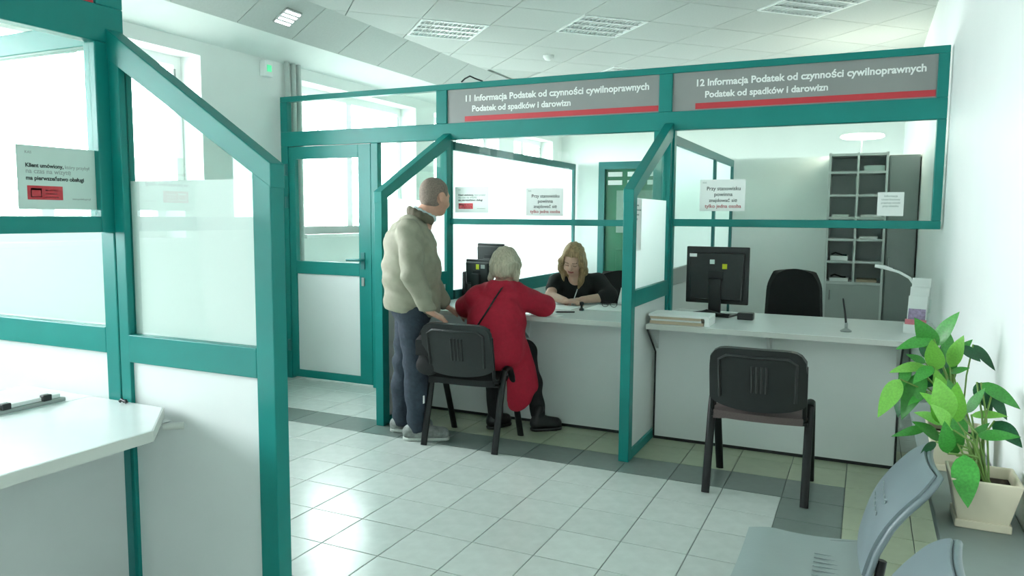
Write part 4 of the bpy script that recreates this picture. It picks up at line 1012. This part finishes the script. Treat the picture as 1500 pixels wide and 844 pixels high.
# ---- standing person in beige jacket (figure axes: x = the way they face, y = away from the camera)
MP = Vector((-2.649, 4.168, 0)); MR = math.radians(32)
mh = headM(math.radians(38), math.radians(10)); MHc = (.128, .02, 1.578)
v = Vol(.0055)
Tm = head(v, MHc, mh, 1.0)
v.chain([(.02, 0, 1.36), (.055, .0, 1.44), (.10, .012, 1.52)], [.075, .062, .058], .03)
v.chain([(-.02, 0, .88), (-.03, 0, 1.15), (-.02, 0, 1.36)], [.13, .14, .10], .05, ((0, 1, 0), 1.15))
WN = Vector((.085, -.262, .868)); WF = Vector((.20, .17, .845))
v.chain([(-.03, -.17, 1.35), (.0, -.265, 1.08), WN], [.052, .042, .028], .03); v.chain([(-.02, .17, 1.35), (.06, .225, 1.09), WF], [.052, .042, .028], .03)
for s, kx, ax_ in ((-1, .0, .02), (1, -.06, -.09)): v.chain([(-.02, .085*s, .86), (kx, .095*s, .47), (ax_, .1*s, .09), (ax_+.08, .1*s, .05)], [.085, .055, .040, .03], .03)
hand(v, WN+Vector((.006, 0, -.014)), (.80, .06, -.42), (-.4, .1, -.9), (.1, 1, .1), (.35, .6, .5), 1.02)
hand(v, WF+Vector((.006, 0, -.01)), (.75, .1, -.35), (-.3, .1, -.9), (.2, -1, .1), (.3, .35, .3), 1.0)
man = person('standing person in beige jacket and dark jeans holding the chair back', v, [SKIN], MP, MR)
v = Vol(.007)
v.chain([(-.02, 0, .885), (-.025, 0, 1.10), (-.035, 0, 1.24)], [.184, .180, .165], .05, ((0, 1, 0), 1.05)); v.ell((-.035, 0, 1.27), (.148, .205, .16), .05)
v.cap((-.03, -.14, 1.365), (-.03, .14, 1.365), .068, .068, .05); v.ell((.0, 0, 1.40), (.095, .10, .06), .04)
v.chain([(-.035, -.178, 1.35), (-.015, -.275, 1.09), (.07, -.268, .885)], [.082, .070, .052], .022); v.chain([(-.03, .175, 1.355), (.055, .235, 1.09), (.185, .18, .865)], [.080, .068, .050], .03)
def jm(d, X, Y, Z):
    d = folds(.0070, 40, 26, 44)(d, X, Y, Z)
    hem = .80+.05*np.clip((.1-X)/.3, 0, 1)   # hem rises a little at the back
    body = np.where(np.abs(Y) > .185, .862, hem)
    d = np.maximum(d, body-Z)
    neck = np.sqrt((X-.06)**2+(Y-.0)**2+((Z-1.48)*.7)**2)-.075
    return np.maximum(d, -neck)
jk = vol_obj('jacket', v, JACKET, man, jm)
v = Vol(.006)
for k in range(11):
    a = math.pi*(.25+1.5*k/10); p = Vector((.045+.082*math.cos(a), .086*math.sin(a), 1.445-.035*math.cos(a)))
    if k: v.cap(pp, p, .018, .018, .01, ((0, 0, 1), 1.7))
    pp = p
vol_obj('collar', v, COLLAR, jk)
v = Vol(.006)
for k in range(13):
    a = 2*math.pi*k/12; p = Vector((.062+.062*math.cos(a), .003+.064*math.sin(a), 1.462-.03*math.cos(a)))
    if k: v.cap(pp, p, .012, .012, .01, ((0, 0, 1), 1.6))
    pp = p
vol_obj('shirt_collar', v, SHIRT, man)
v = Vol(.007)
v.ell((-.02, 0, .86), (.150, .175, .13), .05)
v.chain([(-.02, -.085, .83), (.005, -.098, .47), (.005, -.10, .30), (.012, -.10, .075)], [.105, .080, .076, .066], .03)
v.chain([(-.035, .085, .83), (-.07, .098, .47), (-.085, .10, .30), (-.095, .10, .075)], [.105, .080, .076, .066], .03)
def tm(d, X, Y, Z): return np.maximum(folds(.006, 20, 16, 38, 1)(d, X, Y, Z), .052+.01*np.sin(20*X)-Z)
vol_obj('jeans', v, JEANS, man, tm)
shoe(man, (-.085, -.10, 0), (.215, -.135, 0), SNEAK, SOLE); shoe(man, (-.175, .10, 0), (.115, .085, 0), SNEAK, SOLE)
# short hair: a thin shell over the crown, back and sides, bald on top front
v = Vol(.005)
Ti = lambda p: np.array(MHc)+mh@np.array(p, float)
v.ell(Ti((-.014, 0, .028)), (.103, .081, .090), .01, mh); v.ell(Ti((-.03, 0, -.03)), (.072, .070, .06), .03, mh)
def hm(d, X, Y, Z):
    P = np.stack(np.broadcast_arrays(X-MHc[0], Y-MHc[1], Z-MHc[2]), -1)@mh
    face = P[..., 0]-.055+.9*np.maximum(0, -P[..., 2])+.0*P[..., 1]
    low = -.075-P[..., 2]
    ear = np.sqrt((P[..., 0]+.0)**2+(P[..., 2]+.015)**2)-.038
    ear = np.where(np.abs(P[..., 1]) > .05, ear, 1)
    return np.maximum(np.maximum(np.maximum(d, face), low), -ear)
vol_obj('hair', v, HAIRM, man, hm)
# ---- seated person in red coat
RP = Vector((-2.15, 4.33, 0)); RR = math.radians(25.5)
rh = headM(math.radians(68), math.radians(28)); RHc = (.068, .14, 1.125)
v = Vol(.006); Tr = head(v, RHc, rh, .95)
v.chain([(.03, .06, .90), (.05, .10, 1.0), (.06, .12, 1.06)], [.07, .052, .05], .03)
v.chain([(0, .0, .585), (.01, .01, .75), (.03, .06, .92)], [.085, .11, .09], .05)
v.chain([(-.12, .07, .93), (-.20, .20, .80), (-.08, .40, .835)], [.045, .038, .026], .02); v.chain([(.17, .08, .93), (.33, .16, .83), (.20, .36, .835)], [.045, .038, .026], .02)
v.chain([(-.07, .03, .57), (-.02, .36, .52), (.0, .24, .10)], [.06, .05, .038], .03); v.chain([(.09, .03, .57), (.19, .32, .53), (.30, .20, .11)], [.06, .05, .038], .03)
hand(v, (-.06, .41, .832), (.7, .5, -.05), (0, 0, -1), (.5, -.6, 0), (.2, .25, .2), .92); hand(v, (.19, .38, .835), (-.6, .6, -.05), (0, 0, -1), (-.6, -.5, 0), (.35, .45, .4), .92)
lady = person('seated person with grey hair in a long red coat leaning on the counter', v, [SKINL], RP, RR)
v = Vol(.007)
v.ell((0, -.02, .575), (.185, .165, .105), .05); v.chain([(0, -.02, .60), (.01, .02, .78), (.025, .06, .90)], [.165, .160, .135], .05, ((1, 0, 0), 1.12))
v.cap((-.10, .07, .915), (.15, .08, .915), .078, .078, .05)
v.chain([(-.12, .07, .915), (-.195, .19, .845), (-.09, .385, .85)], [.080, .066, .050], .03); v.chain([(.17, .08, .915), (.325, .15, .862), (.21, .345, .855)], [.085, .070, .052], .03)
# hood
v.ell((.035, .005, .955), (.115, .085, .058), .016); v.chain([(-.06, .10, .985), (-.01, .0, 1.0), (.07, -.01, 1.0), (.15, .10, .985)], [.036, .042, .042, .036], .014)
# skirt hanging past the seat edge
v.chain([(.11, .0, .60), (.150, -.02, .46), (.160, -.03, .34), (.145, -.03, .235)], [.10, .098, .085, .055], .05, ((-.2, 1, 0), .50)); v.cap((.13, .06, .575), (.14, .22, .57), .085, .075, .04); v.cap((-.08, .05, .58), (-.06, .24, .575), .10, .085, .04)
def cm(d, X, Y, Z):
    d = folds(.0055, 24, 20, 22, 2)(d, X, Y, Z)
    nk = np.sqrt((X-.065)**2+(Y-.11)**2+((Z-1.06)*.75)**2)-.062
    d = np.maximum(d, -nk)
    return np.maximum(d, np.where((X < .075), .475-Z, -1))
coat = vol_obj('coat', v, COAT, lady, cm)
v = Vol(.007)
v.chain([(-.07, .10, .545), (-.02, .35, .52), (-.005, .30, .30), (.0, .235, .10)], [.082, .070, .060, .052], .03); v.chain([(.09, .10, .545), (.205, .28, .53), (.255, .24, .32), (.295, .20, .11)], [.082, .072, .060, .050], .03)
vol_obj('trousers', v, PANTS, lady, folds(.004, 20, 20, 36))
shoe(lady, (-.05, .20, 0), (.105, .345, 0), BOOT, BOOT, .10, .043, .05, 'boot'); shoe(lady, (.24, .17, 0), (.46, .225, 0), BOOT, BOOT, .10, .043, .05, 'boot')
v = Vol(.0055)
Tq = lambda p: np.array(RHc)+rh@np.array(p, float)
v.ell(Tq((-.018, 0, .03)), (.108, .090, .094), .02, rh); v.ell(Tq((-.055, 0, -.035)), (.070, .088, .085), .04, rh)
for s in (-1, 1): v.cap(Tq((.01, .078*s, .02)), Tq((.0, .090*s, -.095)), .026, .020, .03)
def hm2(d, X, Y, Z):
    P = np.stack(np.broadcast_arrays(X-RHc[0], Y-RHc[1], Z-RHc[2]), -1)@rh
    d = d+.0028*np.sin(150*P[..., 1]+6*np.sin(20*P[..., 2]))*(np.abs(d) < .03)
    face = np.minimum(P[..., 0]-.02, .075-np.abs(P[..., 1])) ; face = np.minimum(face, .05-P[..., 2])
    return np.maximum(d, face)
vol_obj('hair', v, HAIRG, lady, hm2)
# strap across the back and the bag it carries
sp_ = [(.02, -.045, .985), (-.03, -.075, .93), (-.075, -.105, .86), (-.115, -.125, .78), (-.15, -.13, .70)]
b = MB()
from mathutils.bvhtree import BVHTree
bv = BVHTree.FromPolygons([v_.co for v_ in coat.data.vertices], [tuple(p_.vertices) for p_ in coat.data.polygons])
pa, pb = Vector((.045, -1, 1.0)), Vector((-.175, -1, .66)); sp_ = []
for i in range(15):
    q = pa.lerp(pb, i/14); hit = bv.ray_cast(q, Vector((0, 1, 0)))
    if hit[0] is not None: sp_.append(hit[0]+Vector((0, -.003, 0)))
wv = Vector((.8, .0, .55)).normalized()*.014
vs = []
for p in sp_: vs += [p+wv+Vector((0, -.006, 0)), p-wv+Vector((0, -.006, 0)), p-wv+Vector((0, .02, 0)), p+wv+Vector((0, .02, 0))]
fs = []
for i in range(len(sp_)-1):
    for k in range(4): a = i*4+k; c = i*4+(k+1) % 4; fs.append((a, c, c+4, a+4))
strap = b.add(vs, fs).build('bag_strap', BLACKF, lady)
hb = thing('shoulder_bag', 'black shoulder bag hanging at the side of the occupied chair', 'bag', (-2.47, 4.01, .48), math.radians(8))
vb = Vol(.007); vb.cap((-.03, 0, .03), (.05, 0, .03), .035, .035, .03, ((0, 1, 0), .75)).cap((-.03, 0, .17), (.05, 0, .17), .04, .04, .03, ((0, 1, 0), .75)).cap((.01, 0, .03), (.01, 0, .18), .06, .06, .03, ((0, 1, 0), .5))
vol_obj('bag_body', vb, BLACKF, hb)
MB().box(-.06, .08, -.038, -.030, .10, .20).build('flap', BLACKF, hb, bevel=.003)
MB().tube([(-.055, 0, .19), (-.04, .01, .25), (.0, .03, .275), (.05, .02, .25), (.075, 0, .19)], .006, 6).build('bag_handle', BLACKF, hb, smooth=True)
# ---- clerk behind the counter
KP = Vector((-2.055, 5.50, 0)); KR = math.radians(20.4)
kh = headM(math.radians(-104), math.radians(30), math.radians(-6)); KHc = (.0, -.05, 1.128)
v = Vol(.005); Tk = head(v, KHc, kh, .97)
v.chain([(.03, .04, .92), (.025, .015, .98), (.01, -.005, 1.06)], [.065, .050, .048], .03)
v.chain([(.04, .14, .55), (.035, .10, .75), (.03, .06, .92)], [.13, .12, .085], .05)
v.chain([(-.13, .03, .95), (-.175, -.10, .845), (-.06, -.26, .826)], [.046, .038, .027], .02); v.chain([(.20, .04, .95), (.27, -.10, .842), (.07, -.215, .828)], [.046, .038, .027], .02)
v.chain([(-.05, .12, .55), (-.06, -.18, .52), (-.06, -.12, .10)], [.075, .055, .04], .03); v.chain([(.12, .12, .55), (.13, -.18, .52), (.13, -.12, .10)], [.075, .055, .04], .03)
hand(v, (-.05, -.27, .826), (.65, -.35, -.02), (0, 0, -1), (.4, .8, 0), (.2, .25, .2), .9); hand(v, (.06, -.222, .832), (-.8, -.35, -.05), (0, 0, -1), (-.4, .8, 0), (.4, .55, .5), .9)
def kreg(C):
    P = (C-np.array(KHc))@kh/.97; r = np.zeros(len(C))
    r[(np.abs(P[:, 1]) < .022) & (np.abs(P[:, 2]+.0675) < .009) & (P[:, 0] > .08)] = 1
    r[(np.abs(np.abs(P[:, 1])-.031) < .018) & (np.abs(P[:, 2]-.017) < .0028) & (P[:, 0] > .06)] = 2
    r[(np.abs(np.abs(P[:, 1])-.031) < .013) & (np.abs(P[:, 2]+.010) < .0035) & (P[:, 0] > .06)] = 2
    return r
clerk = person('seated clerk with long blond hair in a black top writing', v, [SKINL, LIPS, BROW], KP, KR, kreg)
v = Vol(.006)
v.chain([(.04, .13, .56), (.035, .10, .75), (.03, .065, .89)], [.150, .140, .118], .05, ((1, 0, 0), 1.2)); v.cap((-.10, .045, .94), (.17, .05, .94), .062, .062, .05)
v.chain([(-.13, .03, .945), (-.155, -.03, .90)], [.062, .058], .03); v.chain([(.20, .04, .945), (.275, -.09, .855), (.235, -.13, .846)], [.068, .058, .052], .03)
def dm(d, X, Y, Z):
    d = folds(.004, 30, 20, 30)(d, X, Y, Z)
    nk = np.sqrt((X-.02)**2+((Y+.03)*.8)**2+((Z-1.01)*.8)**2)-.072
    return np.maximum(d, -nk)
vol_obj('black_top', v, DRESS, clerk, dm)
v = Vol(.007)
v.ell((.04, .12, .545), (.17, .15, .09), .04); v.chain([(-.05, .10, .55), (-.06, -.19, .525), (-.06, -.13, .06)], [.085, .068, .05], .03); v.chain([(.12, .10, .55), (.13, -.19, .525), (.13, -.13, .06)], [.085, .068, .05], .03)
vol_obj('trousers', v, PANTS, clerk)
shoe(clerk, (-.06, -.09, 0), (-.07, -.32, 0), BOOT, BOOT, .07, .04); shoe(clerk, (.13, -.09, 0), (.14, -.32, 0), BOOT, BOOT, .07, .04)
v = Vol(.0055)
Tk2 = lambda p: np.array(KHc)+kh@(np.array(p, float)*.97)
v.ell(Tk2((-.018, 0, .034)), (.103, .086, .092), .02, kh); v.ell(Tk2((-.055, 0, -.03)), (.065, .080, .085), .04, kh)
for s in (-1, 1):
    t0 = Tk2((.055, .045*s, .085)); t1 = Tk2((.040, .080*s, .0)); t2 = Tk2((.02, .092*s, -.09))
    t3 = t2+np.array([.035*(-s), -.005, -.075]); t4 = t3+np.array([.025*(-s)+.01, .01, -.07])
    v.chain([t0, t1, t2, t3, t4], [.020, .026, .030, .030, .016], .025)
    t5 = Tk2((-.05, .06*s, -.06)); v.chain([t5, t5+np.array([.03*(-s), .02, -.12]), t5+np.array([.05*(-s), .0, -.19])], [.045, .045, .02], .03)
def hm3(d, X, Y, Z):
    P = np.stack(np.broadcast_arrays(X-KHc[0], Y-KHc[1], Z-KHc[2]), -1)@kh/.97
    d = d+.0030*np.sin(140*X+30*Y+5*np.sin(18*Z))*(np.abs(d) < .03)
    face = np.minimum(np.minimum(P[..., 0]-.045, .056-np.abs(P[..., 1])+.25*P[..., 2]*0), .062-P[..., 2])
    return np.maximum(d, face)
vol_obj('hair', v, HAIRB, clerk, hm3)
pw = Matrix.Rotation(KR, 3, 'Z') @ Vector((-.005, -.262, .812))+KP
pen('slim pen held in the clerk writing hand', tuple(pw+Vector((.03, .035, .10))), tuple(Vector((pw.x, pw.y, ZT+.005))), .0042, METAL)
